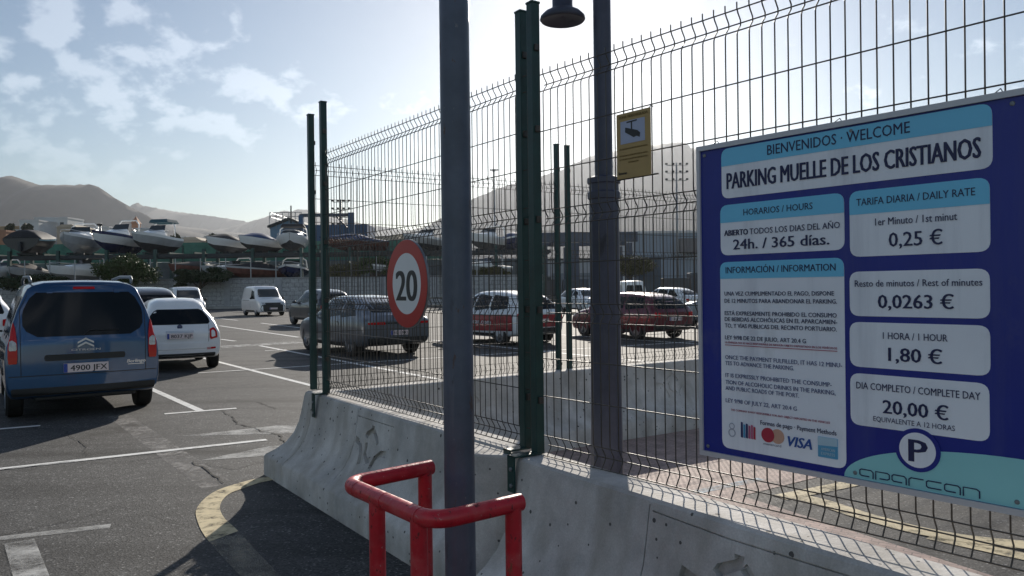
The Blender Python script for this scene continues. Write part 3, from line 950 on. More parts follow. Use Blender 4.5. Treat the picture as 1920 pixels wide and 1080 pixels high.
tx('HORARIOS / HOURS', 1.260, 1.553, 1.927, 0.026, 0.008)
tx('ABIERTO', 1.169, 1.278, 1.8505, 0.024, 0.035)
tx('TODOS LOS DIAS DEL AÑO', 1.287, 1.656, 1.8505, 0.024, 0.006)
tx('24h. / 365 días.', 1.211, 1.615, 1.794, 0.042, 0.018)
panel(1.146, 1.668, 0.990, 1.744, 1.677)
tx('INFORMACIÓN / INFORMATION', 1.174, 1.638, 1.699, 0.027, 0.014)
def para(lines, m=None):
    for body, x1, z in lines:
        tx(body, 1.167, x1, z, 0.017, 0.012, m)
para([('UNA VEZ CUMPLIMENTADO EL PAGO, DISPONE', 1.631, 1.609), ('DE 12 MINUTOS PARA ABANDONAR EL PARKING.', 1.642, 1.580),
      ('ESTÁ EXPRESAMENTE PROHIBIDO EL CONSUMO', 1.640, 1.530), ('DE BEBIDAS ALCOHÓLICAS EN EL APARCAMIEN-', 1.642, 1.506),
      ('TO, Y VÍAS PUBLICAS DEL RECINTO PORTUARIO.', 1.640, 1.480), ('LEY 9/98 DE 22 DE JULIO, ART 20.4 G', 1.520, 1.432)])
tx('LA EMPRESA NO SE HACE RESPONSABLE DE NINGÚN OBJETO DEPOSITADO EN LOS VEHÍCULOS', 1.167, 1.640, 1.416, 0.008, 0.02, M_INK_RED)
MB().prism([(1.167, 1.408), (1.640, 1.408), (1.640, 1.4105), (1.167, 1.4105)], -0.0045, -0.0016).build('rule', M_INK_RED, board)
para([('ONCE THE PAYMENT FULFILLED, IT HAS 12 MINU-', 1.658, 1.352), ('TES TO ADVANCE THE PARKING.', 1.470, 1.328),
      ('IT IS EXPRESSLY PROHIBITED THE CONSUMP-', 1.618, 1.279), ('TION OF ALCOHOLIC DRINKS IN THE PARKING,', 1.632, 1.251),
      ('AND PUBLIC ROADS OF THE PORT.', 1.490, 1.227), ('LEY 9/98 OF JULY 22, ART 20.4 G', 1.480, 1.177)], M_INK_LIGHT)
tx('THE COMPANY IS NOT RESPONSIBLE FOR ANY OBJECT DEPOSITED IN THE VEHICLES', 1.19, 1.61, 1.145, 0.008, 0.02, M_INK_RED)
tx('Formas de pago · Payment Methods', 1.325, 1.634, 1.106, 0.018, 0.016)
# payment marks
def flat(poly, m, name='payment_mark', y=-0.0045):
    MB().prism(poly, y, -0.0016).build(name, m, board)
mk = {n: mat('mark_' + n, c, rough=0.45) for n, c in dict(red=(.45, .03, .06), orange=(.62, .36, .26), blue=(.03, .10, .36), sky=(.10, .36, .58), grey=(.42, .44, .52), pink=(.48, .12, .22), pale=(.45, .62, .72), navy=(.02, .03, .12)).items()}
for k, (n, hh) in enumerate([('navy', .06), ('sky', .052), ('navy', .056), ('pink', .05), ('pink', .054), ('red', .048)]):
    x = 1.236 + k * 0.0115
    flat([(x, 1.045), (x + .008, 1.043), (x + .008, 1.043 + hh), (x + .001, 1.045 + hh)], mk[n])
b = MB()
for cz, rr in ((1.083, .013), (1.056, .017)):
    ringp = ellipse(1.195, cz, rr, rr, 24); ringi = ellipse(1.195, cz, rr * .72, rr * .72, 24)
    b.add([(x, -0.0045, z) for x, z in ringp] + [(x, -0.0045, z) for x, z in ringi], [(i, (i + 1) % 24, 24 + (i + 1) % 24, 24 + i) for i in range(24)])
b.build('payment_mark', mk['grey'], board)
flat(ellipse(1.357, 1.069, .028, .028), mk['red'])
flat(ellipse(1.398, 1.069, .028, .028), mk['orange'], y=-0.0040)
tx('mastercard', 1.338, 1.414, 1.030, 0.010, 0.0)
tx('VISA', 1.442, 1.538, 1.040, 0.040, 0.05, mk['blue'], shear=0.25)
flat(rrect(1.563, 1.638, 1.020, 1.094, 0.003), mk['sky'])
flat([(1.5635, 1.062), (1.6375, 1.066), (1.6375, 1.0935), (1.5635, 1.0935)], mk['pale'], y=-0.0052)
lettering(board, 'AMERICAN', mk['pale'], left=1.575, xr=1.628, base=1.045, cap=0.011, bold=0.03, y=-0.0056)
lettering(board, 'EXPRESS', mk['pale'], left=1.575, xr=1.628, base=1.029, cap=0.011, bold=0.03, y=-0.0056)
# price panels
panel(1.691, 2.136, 1.745, 1.975, 1.893)
tx('TARIFA DIARIA / DAILY RATE', 1.717, 2.096, 1.923, 0.026, 0.008)
tx('1er Minuto / 1st minut', 1.782, 2.043, 1.850, 0.026, 0.006)
tx('0,25 €', 1.828, 1.998, 1.775, 0.050, 0.016)
panel(1.688, 2.133, 1.537, 1.693)
tx('Resto de minutos / Rest of minutes', 1.708, 2.113, 1.640, 0.024, 0.010)
tx('0,0263 €', 1.789, 2.029, 1.566, 0.048, 0.018)
panel(1.686, 2.132, 1.359, 1.516)
tx('1 HORA / 1 HOUR', 1.804, 2.010, 1.461, 0.024, 0.006)
tx('1,80 €', 1.822, 1.992, 1.387, 0.048, 0.018)
panel(1.686, 2.128, 1.154, 1.336)
tx('DIA COMPLETO / COMPLETE DAY', 1.709, 2.104, 1.283, 0.025, 0.006)
tx('20,00 €', 1.801, 2.009, 1.207, 0.048, 0.018)
tx('EQUIVALENTE A 12 HORAS', 1.768, 2.029, 1.176, 0.018, 0.004)
arc = [(2.20 + 0.540 * math.cos(a), 0.9655 + 0.150 * math.sin(a)) for a in [math.pi * k / 40 for k in range(41)] if 2.20 + 0.540 * math.cos(a) < 2.449]
arc = [(2.449, 0.9655)] + [(2.449, 0.9655 + 0.150 * math.sqrt(1 - (0.249 / .54) ** 2))] + arc
MB().prism(arc, -0.0015, 0.0).build('teal_swoosh', M_BOARD_TEAL, board)
MB().prism(ellipse(1.913, 1.097, .072, .072), -0.0045, -0.0016).build('roundel_ring', M_BOARD_BLUE, board)
MB().prism(ellipse(1.913, 1.097, .058, .058), -0.0062, -0.0046).build('roundel', M_BOARD_WHITE, board)
lettering(board, 'P', M_INK, left=1.888, xr=1.944, base=1.058, cap=0.078, bold=0.055, y=-0.0075)
# squared lettering of the operator's name
LET = {'a': [[(1, 0), (1, .78), (.85, 1), (.12, 1), (0, .85), (0, .35), (.12, .2), (.72, .2)]],
       'p': [[(0, 0), (0, 1), (.85, 1), (1, .85), (1, .35), (.85, .2), (.28, .2)]],
       'r': [[(0, 0), (0, .8), (.15, 1), (1, 1)]],
       'c': [[(1, 1), (.12, 1), (0, .85), (0, .35), (.12, .2), (1, .2)]],
       'n': [[(0, .0), (0, 1), (.82, 1), (1, .8), (1, 0)]]}
for k, ch in enumerate('aparcan'):
    b = MB()
    x0 = 1.718 + k * 0.0556
    for st in LET[ch]:
        rib = ribbon([(x0 + px * 0.0465, 0.974 + pz * 0.028) for px, pz in st], 0.0042)
        b.add([(q.x, -0.0045, q.y) for pr in rib for q in pr], [(2 * i, 2 * i + 1, 2 * i + 3, 2 * i + 2) for i in range(len(rib) - 1)])
    b.build('logo_letter', M_INK, board)
for u in (1.075, 1.70, 2.20):
    for z in (ZB + .028, ZT - .028):
        MB().lathe([(0.0, 0.004), (0.006, 0.003), (0.008, 0.0)], 12).build('rivet', M_GALV, board, loc=(u, -0.001, z), rot=(R(90), 0, 0))
# wire ties
for u in (1.09, 1.62, 2.14):
    MB().tube([(u, 0.02, ZT), (u + .004, 0.03, ZT + .02), (u + .012, 0.05, ZT + .035), (u + .018, 0.06, ZT + .02), (u + .012, 0.04, ZT + .004)], 0.002, 6).build('wire_tie', M_GALV, board, smooth=True)

# ------------------------------------------------------------------ camera warning sign
F0 = Vector((0.164, 4.059)) + BN * 0.022
ys = thing('warning_sign', 'small yellow surveillance notice with a camera picture, tied to the fence', 'sign', (F0.x, F0.y, 0), math.atan2(BE.y, BE.x))
MB().prism(rrect(0.557, 0.762, 2.153, 2.456, 0.004), 0.0, 0.004).build('plate', M_YSIGN, ys)
MB().prism(rrect(0.583, 0.730, 2.313, 2.418, 0.002), -0.0012, 0.0).build('picture', M_YSIGN_PIC, ys)
def yflat(poly, name='pictogram', m=M_SIGN_BLACK, y=-0.0026):
    MB().prism(poly, y, -0.0013).build(name, m, ys)
yflat([(0.614, 2.388), (0.690, 2.364), (0.684, 2.340), (0.664, 2.336), (0.612, 2.366)])
yflat([(0.690, 2.362), (0.703, 2.352), (0.700, 2.332), (0.684, 2.338)])
yflat([(0.648, 2.376), (0.655, 2.374), (0.655, 2.410), (0.648, 2.411)])
yflat([(0.622, 2.407), (0.684, 2.409), (0.684, 2.415), (0.622, 2.413)])
M_YINK = mat('yellow_sign_ink', (0.17, 0.11, 0.02), rough=0.5)
def ytx(body, x0, x1, base, cap, bold=0.02, m=None):
    lettering(ys, body, m or M_YINK, left=x0, xr=x1, base=base, cap=cap, bold=bold, y=-0.0015)
ytx('ZONA VIDEOVIGILADA', 0.572, 0.748, 2.432, 0.013, 0.03)
for z in (2.286, 2.255, 2.238, 2.222):
    ytx('LEY ORGÁNICA DE PROTECCIÓN DE DATOS' if z != 2.222 else 'INFORMACIÓN', *((0.575, 0.744) if z != 2.222 else (0.63, 0.69)), z, 0.007, 0.02)
ytx('Sistemas', 0.566, 0.62, 2.172, 0.014, 0.03, M_SIGN_BLACK)
MB().tube([(0.545, 0.006, 2.150), (0.80, 0.006, 2.153)], 0.0035, 6).build('fixing_bar', M_WIRE, ys)
MB().tube([(0.748, 0.004, 2.452), (0.752, 0.02, 2.470), (0.757, 0.028, 2.462)], 0.0025, 6).build('wire_tie', M_GALV, ys)

# ------------------------------------------------------------------ round speed limit sign
S0 = Vector((-1.555, 6.52)) + N1 * 0.055
sp = thing('speed_limit_sign', 'round white traffic sign with red rim and the number 20', 'traffic sign', (S0.x, S0.y, 0), RZ1)
SU, SZ = 1.547, 1.688
pl = MB()
pl.lathe([(0.0, 0), (0.297, 0), (0.302, 0.004), (0.302, 0.014), (0.298, 0.014), (0.296, 0.007), (0.0, 0.008)], 56)
pl.build('plate', M_GALV, sp, loc=(SU, 0, SZ), rot=(R(-90), 0, 0), smooth=False)
b = MB()
b.add([(x, -0.0035, z) for x, z in ellipse(SU, SZ, .298, .298, 56)] + [(x, -0.0035, z) for x, z in ellipse(SU, SZ, .208, .208, 56)],
      [(i, (i + 1) % 56, 56 + (i + 1) % 56, 56 + i) for i in range(56)])
b.build('red_rim', M_SIGN_RED, sp)
MB().prism(ellipse(SU, SZ, .2078, .2078, 56), -0.0033, -0.0005).build('white_face', M_SIGN_WHITE, sp)
lettering(sp, '20', M_SIGN_BLACK, left=SU - 0.150, xr=SU + 0.148, base=SZ - 0.115, cap=0.215, bold=0.030, y=-0.0048, res=6)
for dz in (-0.12, 0.12):
    MB().box((SU, 0.036, SZ + dz), (0.34, 0.012, 0.03)).build('mounting_strip', M_GALV, sp)

# ------------------------------------------------------------------ foreground pole and red guard
pole = thing('sign_pole', 'tall dark blue-grey steel pole standing inside the red guard rail', 'pole', (-0.192, 2.70, 0))
MB().lathe([(.0545, 0), (.0545, .02), (.0535, 1.2), (.0525, 2.4), (.0505, 4.2)], 40).build('shaft', M_POLE, pole, smooth=True)
MB().lathe([(.11, 0.001), (.11, .012), (.062, .016), (.060, .05), (.0548, .055)], 28).build('base_flange', M_POLE, pole)
for k in range(4):
    a = R(45 + 90 * k)
    MB().lathe([(0.012, 0.012), (0.012, 0.026), (0.007, 0.034)], 6, (0.085 * math.cos(a), 0.085 * math.sin(a), 0)).build('bolt', M_GALV, pole)
guard = thing('guard_rail', 'bent red tubular guard rail around the foot of the dark pole', 'guard rail', (-0.25, 2.45, 0))
gp = [Vector((-0.303, 2.806)), Vector((-0.562, 2.573)), Vector((-0.229, 2.145)), Vector((0.018, 2.335))]
def bend(p0, p, p1, d, z, n=8):
    a = p + (p0 - p).normalized() * d; c = p + (p1 - p).normalized() * d
    return [(*(a * (1 - t) ** 2 + p * 2 * t * (1 - t) + c * t * t), z) for t in [k / n for k in range(n + 1)]]
gz = 1.0; gr = 0.0264
o0 = Vector((-0.25, 2.45))
rel = [p - o0 for p in gp]
path = [(rel[0].x, rel[0].y, gz)] + bend(rel[0], rel[1], rel[2], 0.07, gz) + bend(rel[1], rel[2], rel[3], 0.085, gz) + [(rel[3].x, rel[3].y, gz)]
MB().tube(path, gr, 18).build('top_rail', M_RED_TUBE, guard, smooth=False)
autosmooth(guard.children[-1], 50)
def gleg(p):
    o = MB().tube([(p.x, p.y, 0.0), (p.x, p.y, gz)], gr * 0.96, 18).build('leg', M_RED_TUBE, guard)
    autosmooth(o, 50)
e01 = (rel[1] - rel[0]).normalized(); e12 = (rel[2] - rel[1]).normalized(); e23 = (rel[3] - rel[2]).normalized()
gleg(rel[0] + e01 * 0.028)
gleg(rel[1] + e12 * 0.215)
gleg(rel[2] - e12 * 0.075)
gleg(rel[3] - e23 * 0.028)
for tt in (0.02, 0.20, 0.405):
    q = rel[1] + e12 * (0.07 + tt)
    MB().tube([(q.x - e12.x * .003, q.y - e12.y * .003, gz), (q.x + e12.x * .003, q.y + e12.y * .003, gz)], gr * 1.035, 18).build('weld_seam', M_RED_TUBE, guard)

# ------------------------------------------------------------------ lamp post
lp = thing('lamp_post', 'dark lamp post behind the fence with a thick collared lower shaft', 'street lamp', (0.545, 4.50, 0))
MB().lathe([(.115, 0), (.115, .05), (.105, .12), (.096, .5), (.090, 1.0), (.087, 2.16), (.097, 2.165), (.097, 2.20), (.088, 2.21), (.088, 2.25), (.098, 2.255), (.098, 2.285), (.060, 2.30)], 12).build('lower_shaft', M_LAMP, lp)
MB().lathe([(.053, 2.29), (.050, 4.4), (.048, 4.41)], 20).build('upper_shaft', M_LAMP, lp, smooth=True)
autosmooth(lp.children[-1], 50)
MB().tube([(0, 0, 4.35), (-0.06, 0.01, 4.50), (-0.16, 0.02, 4.52), (-0.215, 0.03, 4.40), (-0.222, 0.03, 4.0), (-0.222, 0.03, 3.5)], 0.022, 10).build('arm', M_LAMP, lp, smooth=True)
MB().lathe([(.012, .62), (.058, .60), (.060, .078), (.072, .068), (.106, .050), (.130, .026), (.134, .010), (.126, 0.0), (.120, 0.0), (.10, .015), (.0, .03)], 36, (-0.228, 0.03, 3.218)).build('lamp_shade', M_LAMP, lp, smooth=True)
autosmooth(lp.children[-1], 40)

# ------------------------------------------------------------------ cars
def pchip(xs, ys, q):
    xs = np.asarray(xs, float); ys = np.asarray(ys, float); q = np.asarray(q, float)
    h = np.diff(xs); dl = np.diff(ys) / h
    m = np.zeros_like(ys)
    for i in range(1, len(xs) - 1):
        if dl[i - 1] * dl[i] > 0:
            w1 = 2 * h[i] + h[i - 1]; w2 = h[i] + 2 * h[i - 1]
            m[i] = (w1 + w2) / (w1 / dl[i - 1] + w2 / dl[i])
    m[0] = dl[0]; m[-1] = dl[-1]
    k = np.clip(np.searchsorted(xs, q) - 1, 0, len(xs) - 2)
    t = (q - xs[k]) / h[k]
    return ((1 + 2 * t) * (1 - t) ** 2 * ys[k] + t * (1 - t) ** 2 * h[k] * m[k] + t * t * (3 - 2 * t) * ys[k + 1] + t * t * (t - 1) * h[k] * m[k + 1])
SEC_R = [1.0]
def section(p):
    yb, ys, yt, zb, zs, zt, wb, ws, wt = p
    h = zt - zs
    q_ = SEC_R[0]; r1 = min(.11 * q_, h * .45); r2 = min(.05 * q_, h * .22)
    pts = [(wb * .90, zb), (wb * .97, zb + .015), (ws * .965, zb + .07), (ws * .99, zb + .18 * (zs - zb) + .05), (ws * 1.0, zb + .5 * (zs - zb)), (ws * .998, zb + .72 * (zs - zb)),
           (ws * .985, zs - .045), (ws * .965, zs), (ws * .945 + 0.0, zs + min(.04, h * .2))]
    xb = ws * .945
    for k in (.33, .66):
        z = zs + min(.04, h * .2) + (zt - r1 - zs - min(.04, h * .2)) * k
        pts.append((xb + (wt + .035 - xb) * (k ** 1.55), z))
    pts += [(wt + .035, zt - r1), (wt + .005 - .015 * (q_ - 1), zt - r2), (wt - .05 * q_, zt - r2 * .35), (wt * .72 - .04 * (q_ - 1), zt + .012), (wt * .36, zt + .022), (0, zt + .025)]
    res = []
    for x, z in pts:
        if z > zs: y = ys + (yt - ys) * min(1, (z - zs) / max(.01, h))
        else: y = ys + (yb - ys) * ((zs - z) / (zs - zb))
        res.append((x, y, z))
    return res
def car_shell(stations, steps=5, bow=0.06):
    st = np.array(stations, float)
    idx = np.arange(len(st))
    q = np.linspace(0, len(st) - 1, (len(st) - 1) * steps + 1)
    cols = [pchip(idx, st[:, c], q) for c in range(st.shape[1])]
    secs = [section([c[i] for c in cols]) for i in range(len(q))]
    half = len(secs[0])
    ring_n = 2 * half - 1
    b = MB(); vs = []; fs = []
    for s in secs:
        for x, y, z in s: vs.append((-x, y, z))
        for x, y, z in reversed(s[:-1]): vs.append((x, y, z))
    for i in range(len(secs) - 1):
        for j in range(ring_n):
            j2 = (j + 1) % ring_n
            fs.append((i * ring_n + j, i * ring_n + j2, (i + 1) * ring_n + j2, (i + 1) * ring_n + j))
    nc = 8
    def capend(sec, off, sign):
        k0 = len(vs)
        rows = []
        for j, (x, y, z) in enumerate(sec[:-1]):
            row = []
            for c in range(nc + 1):
                u = -1 + 2 * c / nc
                if c == 0: row.append(off + j)
                elif c == nc: row.append(off + ring_n - 1 - j)
                else:
                    vs.append((x * u, y + sign * bow * (1 - u * u) * min(1, x / .5), z))
                    row.append(len(vs) - 1)
            rows.append(row)
        for a, c_ in zip(rows[:-1], rows[1:]):
            for c in range(nc):
                f = (a[c], a[c + 1], c_[c + 1], c_[c])
                fs.append(f if sign < 0 else tuple(reversed(f)))
        top = off + half - 1
        for c in range(nc):
            f = (rows[-1][c], rows[-1][c + 1], top)
            fs.append(f if sign < 0 else tuple(reversed(f)))
        # underside strip
        for c in range(0): pass
        return rows[0]
    r0 = capend(secs[0], 0, -1)
    r1 = capend(secs[-1], (len(secs) - 1) * ring_n, 1)
    # the ring's own last edge (left sill to right sill) closes the floor; stitch it to the cap rows
    fs.append(tuple(reversed(r0)))
    fs.append(tuple(r1))
    b.add(vs, fs)
    return b
def make_bvh(b):
    return BVHTree.FromPolygons([Vector(v) for v in b.v], [f for f in b.f])
def patch(bvh, poly, mode, off, name, m, parent, nr=9, nc=9, skirt=0.02):
    """a thin piece whose outline is given flat, laid on the body surface"""
    zs = [p[1] for p in poly]
    z0, z1 = min(zs), max(zs)
    grid = []
    for i in range(nr):
        z = z0 + (z1 - z0) * (0.002 + 0.996 * i / (nr - 1))
        xs = []
        for k in range(len(poly)):
            (a, c), (e, g) = poly[k], poly[(k + 1) % len(poly)]
            if (c - z) * (g - z) <= 0 and c != g:
                xs.append(a + (e - a) * (z - c) / (g - c))
        lo, hi = min(xs), max(xs)
        row = []
        for j in range(nc):
            u = lo + (hi - lo) * j / (nc - 1)
            if mode == 'rear': o, d = Vector((u, -6, z)), Vector((0, 1, 0))
            elif mode == 'front': o, d = Vector((u, 6, z)), Vector((0, -1, 0))
            elif mode == 'left': o, d = Vector((-4, u, z)), Vector((1, 0, 0))
            else: o, d = Vector((4, u, z)), Vector((-1, 0, 0))
            h = bvh.ray_cast(o, d)
            p = h[0] - d * off if h[0] is not None else None
            row.append(p)
        grid.append(row)
    for row in grid:
        good = [p for p in row if p is not None]
        if not good: return None
        for j in range(nc):
            if row[j] is None:
                row[j] = min(((abs(j - k), p) for k, p in enumerate(row) if p is not None), key=lambda q: q[0])[1].copy()
    b = MB()
    vs = [p for row in grid for p in row]
    fs = [(i * nc + j, i * nc + j + 1, (i + 1) * nc + j + 1, (i + 1) * nc + j) for i in range(nr - 1) for j in range(nc - 1)]
    edge = [j for j in range(nc)] + [i * nc + nc - 1 for i in range(1, nr)] + [(nr - 1) * nc + j for j in range(nc - 2, -1, -1)] + [i * nc for i in range(nr - 2, 0, -1)]
    k = len(vs)
    for e_ in edge:
        vs.append(vs[e_] + d * skirt)
    n = len(edge)
    fs += [(edge[i], edge[(i + 1) % n], k + (i + 1) % n, k + i) for i in range(n)]
    b.add(vs, fs)
    o = b.build(name, m, parent)
    autosmooth(o, 45)
    return o
# shared wheel meshes
def wheel_meshes(r=0.315, w=0.20, spokes=5, tag=''):
    t = MB().lathe([(r * .66, -w / 2), (r * .93, -w / 2), (r, -w * .36), (r, w * .36), (r * .93, w / 2), (r * .66, w / 2), (r * .62, w * .30), (r * .62, -w * .30)], 32, axis='x').mesh('tyre' + tag, M_TYRE)
    rim = MB()
    rim.lathe([(r * .60, .02), (r * .66, .03), (r * .68, w / 2 + .002), (r * .63, w / 2 + .004), (r * .60, .04)], 32, axis='x')
    rim.lathe([(.0, w * .30), (r * .16, w * .30), (r * .16, w * .44), (.0, w * .46)], 16, axis='x')
    for k in range(spokes):
        a = 2 * math.pi * k / spokes + .3
        ca, sa = math.cos(a), math.sin(a)
        q = []
        for rr, hw in ((r * .12, .040), (r * .64, .026)):
            for s in (-1, 1):
                yy = rr * ca - s * hw * sa; zz = rr * sa + s * hw * ca
                q.append((yy, zz))
        x0, x1 = w * .28, w * .42
        vs = [(x0, *q[0]), (x0, *q[1]), (x0, *q[3]), (x0, *q[2]), (x1, *q[0]), (x1, *q[1]), (x1, *q[3]), (x1, *q[2])]
        rim.add(vs, [(0, 1, 2, 3), (4, 7, 6, 5), (0, 4, 5, 1), (1, 5, 6, 2), (2, 6, 7, 3), (3, 7, 4, 0)])
    rm = rim.mesh('rim' + tag, M_RIM)
    hub = MB().lathe([(0, -w * .2), (r * .62, -w * .2), (r * .62, w * .12), (0, w * .14)], 24, axis='x').mesh('hub' + tag, M_RIM_DARK)
    return t, rm, hub
WHEELS = wheel_meshes()
def add_wheel(parent, x, y, r=0.315):
    k = r / 0.315
    s = 1 if x > 0 else -1
    t = link('wheel', WHEELS[0], parent, (x, y, r), (0, 0, 0 if s > 0 else math.pi))
    t.scale = (1, k, k)
    link('rim', WHEELS[1], t)
    link('brake_hub', WHEELS[2], t)
def mirror_shape(parent, x, y, z, m):
    s = 1 if x > 0 else -1
    b = MB().lathe([(.02, -.06), (.075, -.045), (.09, 0), (.08, .05), (.03, .075)], 14, axis='z')
    o = b.build('door_mirror', m, parent, smooth=True, loc=(x + s * .07, y, z))
    o.scale = (1.1, .65, 1.05)
    MB().box((-s * .07, 0, -.03), (.10, .04, .03)).build('mirror_arm', M_PLASTIC, o)
    return o
def plate_text(parent, bvh, txt, x, z, w, h, mode):
    po = patch(bvh, [(x - w / 2, z - h / 2), (x + w / 2, z - h / 2), (x + w / 2, z + h / 2), (x - w / 2, z + h / 2)], mode, 0.022, 'number_plate', M_PLATE, parent, 3, 3)
    # flatten the plate
    ymin = (min if mode == 'rear' else max)(v.co.y for v in po.data.vertices)
    sg = -1 if mode == 'rear' else 1
    po.data = MB().prism([(x - w / 2, z - h / 2), (x + w / 2, z - h / 2), (x + w / 2, z + h / 2), (x - w / 2, z + h / 2)], ymin + sg * 0.006, ymin - sg * 0.02).mesh('number_plate', M_PLATE)
    sx = 1 if mode == 'rear' else -1
    bx0 = x - sx * w / 2
    MB().prism([(bx0, z - h / 2 + .002), (bx0 + sx * w * .085, z - h / 2 + .002), (bx0 + sx * w * .085, z + h / 2 - .002), (bx0, z + h / 2 - .002)], ymin + sg * 0.0075, ymin + sg * 0.0062).build('country_band', M_PLATE_BLUE, po)
    if txt:
        me = text_mesh(txt, M_SIGN_BLACK, left=-w * .40 + w * .05, xr=w * .47, base=z - h * .33, cap=h * .66, bold=0.02)
        o = link('lettering', me, po, (x, ymin + sg * 0.008, 0), (0, 0, 0 if mode == 'rear' else math.pi))
    return po
def arch_cut(body, axles, half, r, inner=0.22):
    cs = []
    for y in axles:
        for s in (-1, 1):
            c = MB().lathe([(r, -inner), (r, inner + .1)], 28, axis='x').build('cutter', M_PLASTIC, None, loc=(s * half, y, r * .93))
            cs.append(c)
    cut(body, cs)
def car(name, label, cat, loc, rzdeg, stations, paint_m, axles, track, wheel_r, spec, group='cars parked in the lot', sc=(1, 1, 1), bow=0.06, rnd_=1.0):
    t = thing(name, label, cat, (loc[0], loc[1], 0), R(rzdeg), group)
    st = []
    for yb, ys, yt, zb, zs, zt, wb, ws, wt in stations:
        st.append((yb * sc[1], ys * sc[1], yt * sc[1], zb * sc[2], zs * sc[2], zt * sc[2], wb * sc[0], ws * sc[0], wt * sc[0]))
    axles = [a * sc[1] for a in axles]
    track *= sc[0]
    SEC_R[0] = rnd_
    shell = car_shell(st, bow=bow)
    SEC_R[0] = 1.0
    bvh = make_bvh(shell)
    body = shell.build('body', paint_m, t)
    body.data.materials.append(M_PLASTIC)
    arch_cut(body, axles, track, wheel_r * 1.17)
    autosmooth(body, 38)
    for y in axles:
        for s in (-1, 1):
            add_wheel(t, s * (track - .005), y, wheel_r)
    def S(poly, mode):
        if mode in ('rear', 'front'): return [(a * sc[0], z * sc[2]) for a, z in poly]
        return [(a * sc[1], z * sc[2]) for a, z in poly]
    for item in spec:
        nm, mode, poly, off, m = item[:5]
        r = item[5] if len(item) > 5 else 0.03
        modes = ('left', 'right') if mode == 'sides' else (mode,)
        for md in modes:
            pl_ = roundpoly(poly, r, 4) if r else poly
            patch(bvh, S(pl_, md), md, off, nm, m, t)
        if mode in ('rear2', 'front2'):
            pass
    t['_x'] = 0
    del t['_x']
    return t, bvh, st
def both(nm, mode, poly, off, m, r=0.02):
    return [(nm, mode, poly, off, m, r), (nm, mode, [(-a, z) for a, z in poly], off, m, r)]

# --- blue people carrier, seen from behind
ST_MPV = [(-2.165, -2.14, -1.98, .36, 1.02, 1.735, .80, .872, .610),
          (-2.155, -2.125, -1.95, .33, 1.02, 1.775, .83, .895, .64),
          (-2.05, -2.03, -1.86, .29, 1.02, 1.79, .86, .905, .635),
          (-1.60, -1.60, -1.48, .25, 1.02, 1.81, .87, .905, .66),
          (-.50, -.50, -.50, .22, 1.01, 1.815, .87, .905, .67),
          (.40, .40, .32, .22, 1.00, 1.79, .87, .905, .66),
          (.80, .80, .62, .22, 1.00, 1.70, .87, .905, .64),
          (1.42, 1.42, 1.36, .22, .98, 1.13, .87, .90, .70),
          (1.85, 1.85, 1.82, .23, .88, 1.02, .84, .87, .66),
          (2.10, 2.10, 2.06, .26, .74, .86, .76, .79, .56),
          (2.17, 2.17, 2.15, .30, .64, .72, .66, .70, .46)]
spec = [('rear_window', 'rear', [(-.58, 1.09), (.58, 1.09), (.705, 1.20), (.705, 1.42), (.585, 1.665), (-.585, 1.665), (-.705, 1.42), (-.705, 1.20)], .007, M_GLASS, .05),
        ('rear_bumper', 'rear', [(-.845, .37), (.845, .37), (.868, .50), (.868, .575), (-.868, .575), (-.868, .50)], .022, P_BLUE, .03),
        ('bumper_trim', 'rear', [(-.83, .335), (.83, .335), (.84, .44), (-.84, .44)], .030, M_PLASTIC, .02),
        ('handle_recess', 'rear', [(-.46, .775), (.46, .775), (.475, .815), (.46, .855), (-.46, .855), (-.475, .815)], .008, M_PLASTIC, .01),
        ('brake_light', 'rear', [(-.13, 1.705), (.13, 1.705), (.125, 1.738), (-.125, 1.738)], .010, M_TAIL, .005)]
spec += both('tail_light', 'rear', [(.762, .755), (.868, .755), (.868, .98), (.840, 1.18), (.805, 1.295), (.785, 1.22), (.766, 1.05)], .016, M_TAIL, .02)
spec += both('reversing_light', 'rear', [(.770, .925), (.856, .925), (.850, 1.050), (.815, 1.060), (.774, 1.025)], .022, M_TAIL_CLEAR, .012)
spec += both('turn_signal', 'rear', [(.768, .76), (.862, .76), (.864, .840), (.768, .832)], .022, M_TAIL_OR, .010)
spec += both('hinge_cover', 'rear', [(.36, 1.655), (.43, 1.655), (.43, 1.715), (.36, 1.715)], .014, P_BLUE, .006)
spec += both('tailgate_seam', 'rear', [(.722, .58), (.730, .58), (.735, 1.05), (.735, 1.45), (.600, 1.735), (.592, 1.735), (.727, 1.45), (.727, 1.05)], .003, M_PLASTIC, 0)
spec += [('side_window', 'sides', [(-1.95, 1.10), (-1.05, 1.08), (-1.05, 1.62), (-1.82, 1.62)], .006, M_GLASS, .05),
         ('side_window', 'sides', [(-.95, 1.08), (.0, 1.06), (.0, 1.63), (-.95, 1.63)], .006, M_GLASS, .04),
         ('side_window', 'sides', [(.1, 1.06), (1.02, 1.05), (.55, 1.60), (.1, 1.63)], .006, M_GLASS, .04),
         ('door_seam', 'sides', [(-1.0, .36), (-.985, .36), (-.985, 1.70), (-1.0, 1.70)], .003, M_PLASTIC, 0),
         ('door_seam', 'sides', [(.04, .36), (.055, .36), (.055, 1.70), (.04, 1.70)], .003, M_PLASTIC, 0),
         ('bumper_seam', 'rear', [(-.86, .588), (.86, .588), (.86, .598), (-.86, .598)], .003, M_PLASTIC, 0),
         ('side_moulding', 'sides', [(-1.0, .52), (.85, .52), (.85, .62), (-1.0, .62)], .012, M_PLASTIC, .02),
         ('windscreen', 'front', [(-.68, 1.18), (.68, 1.18), (.58, 1.66), (-.58, 1.66)], .006, M_GLASS, .05)]
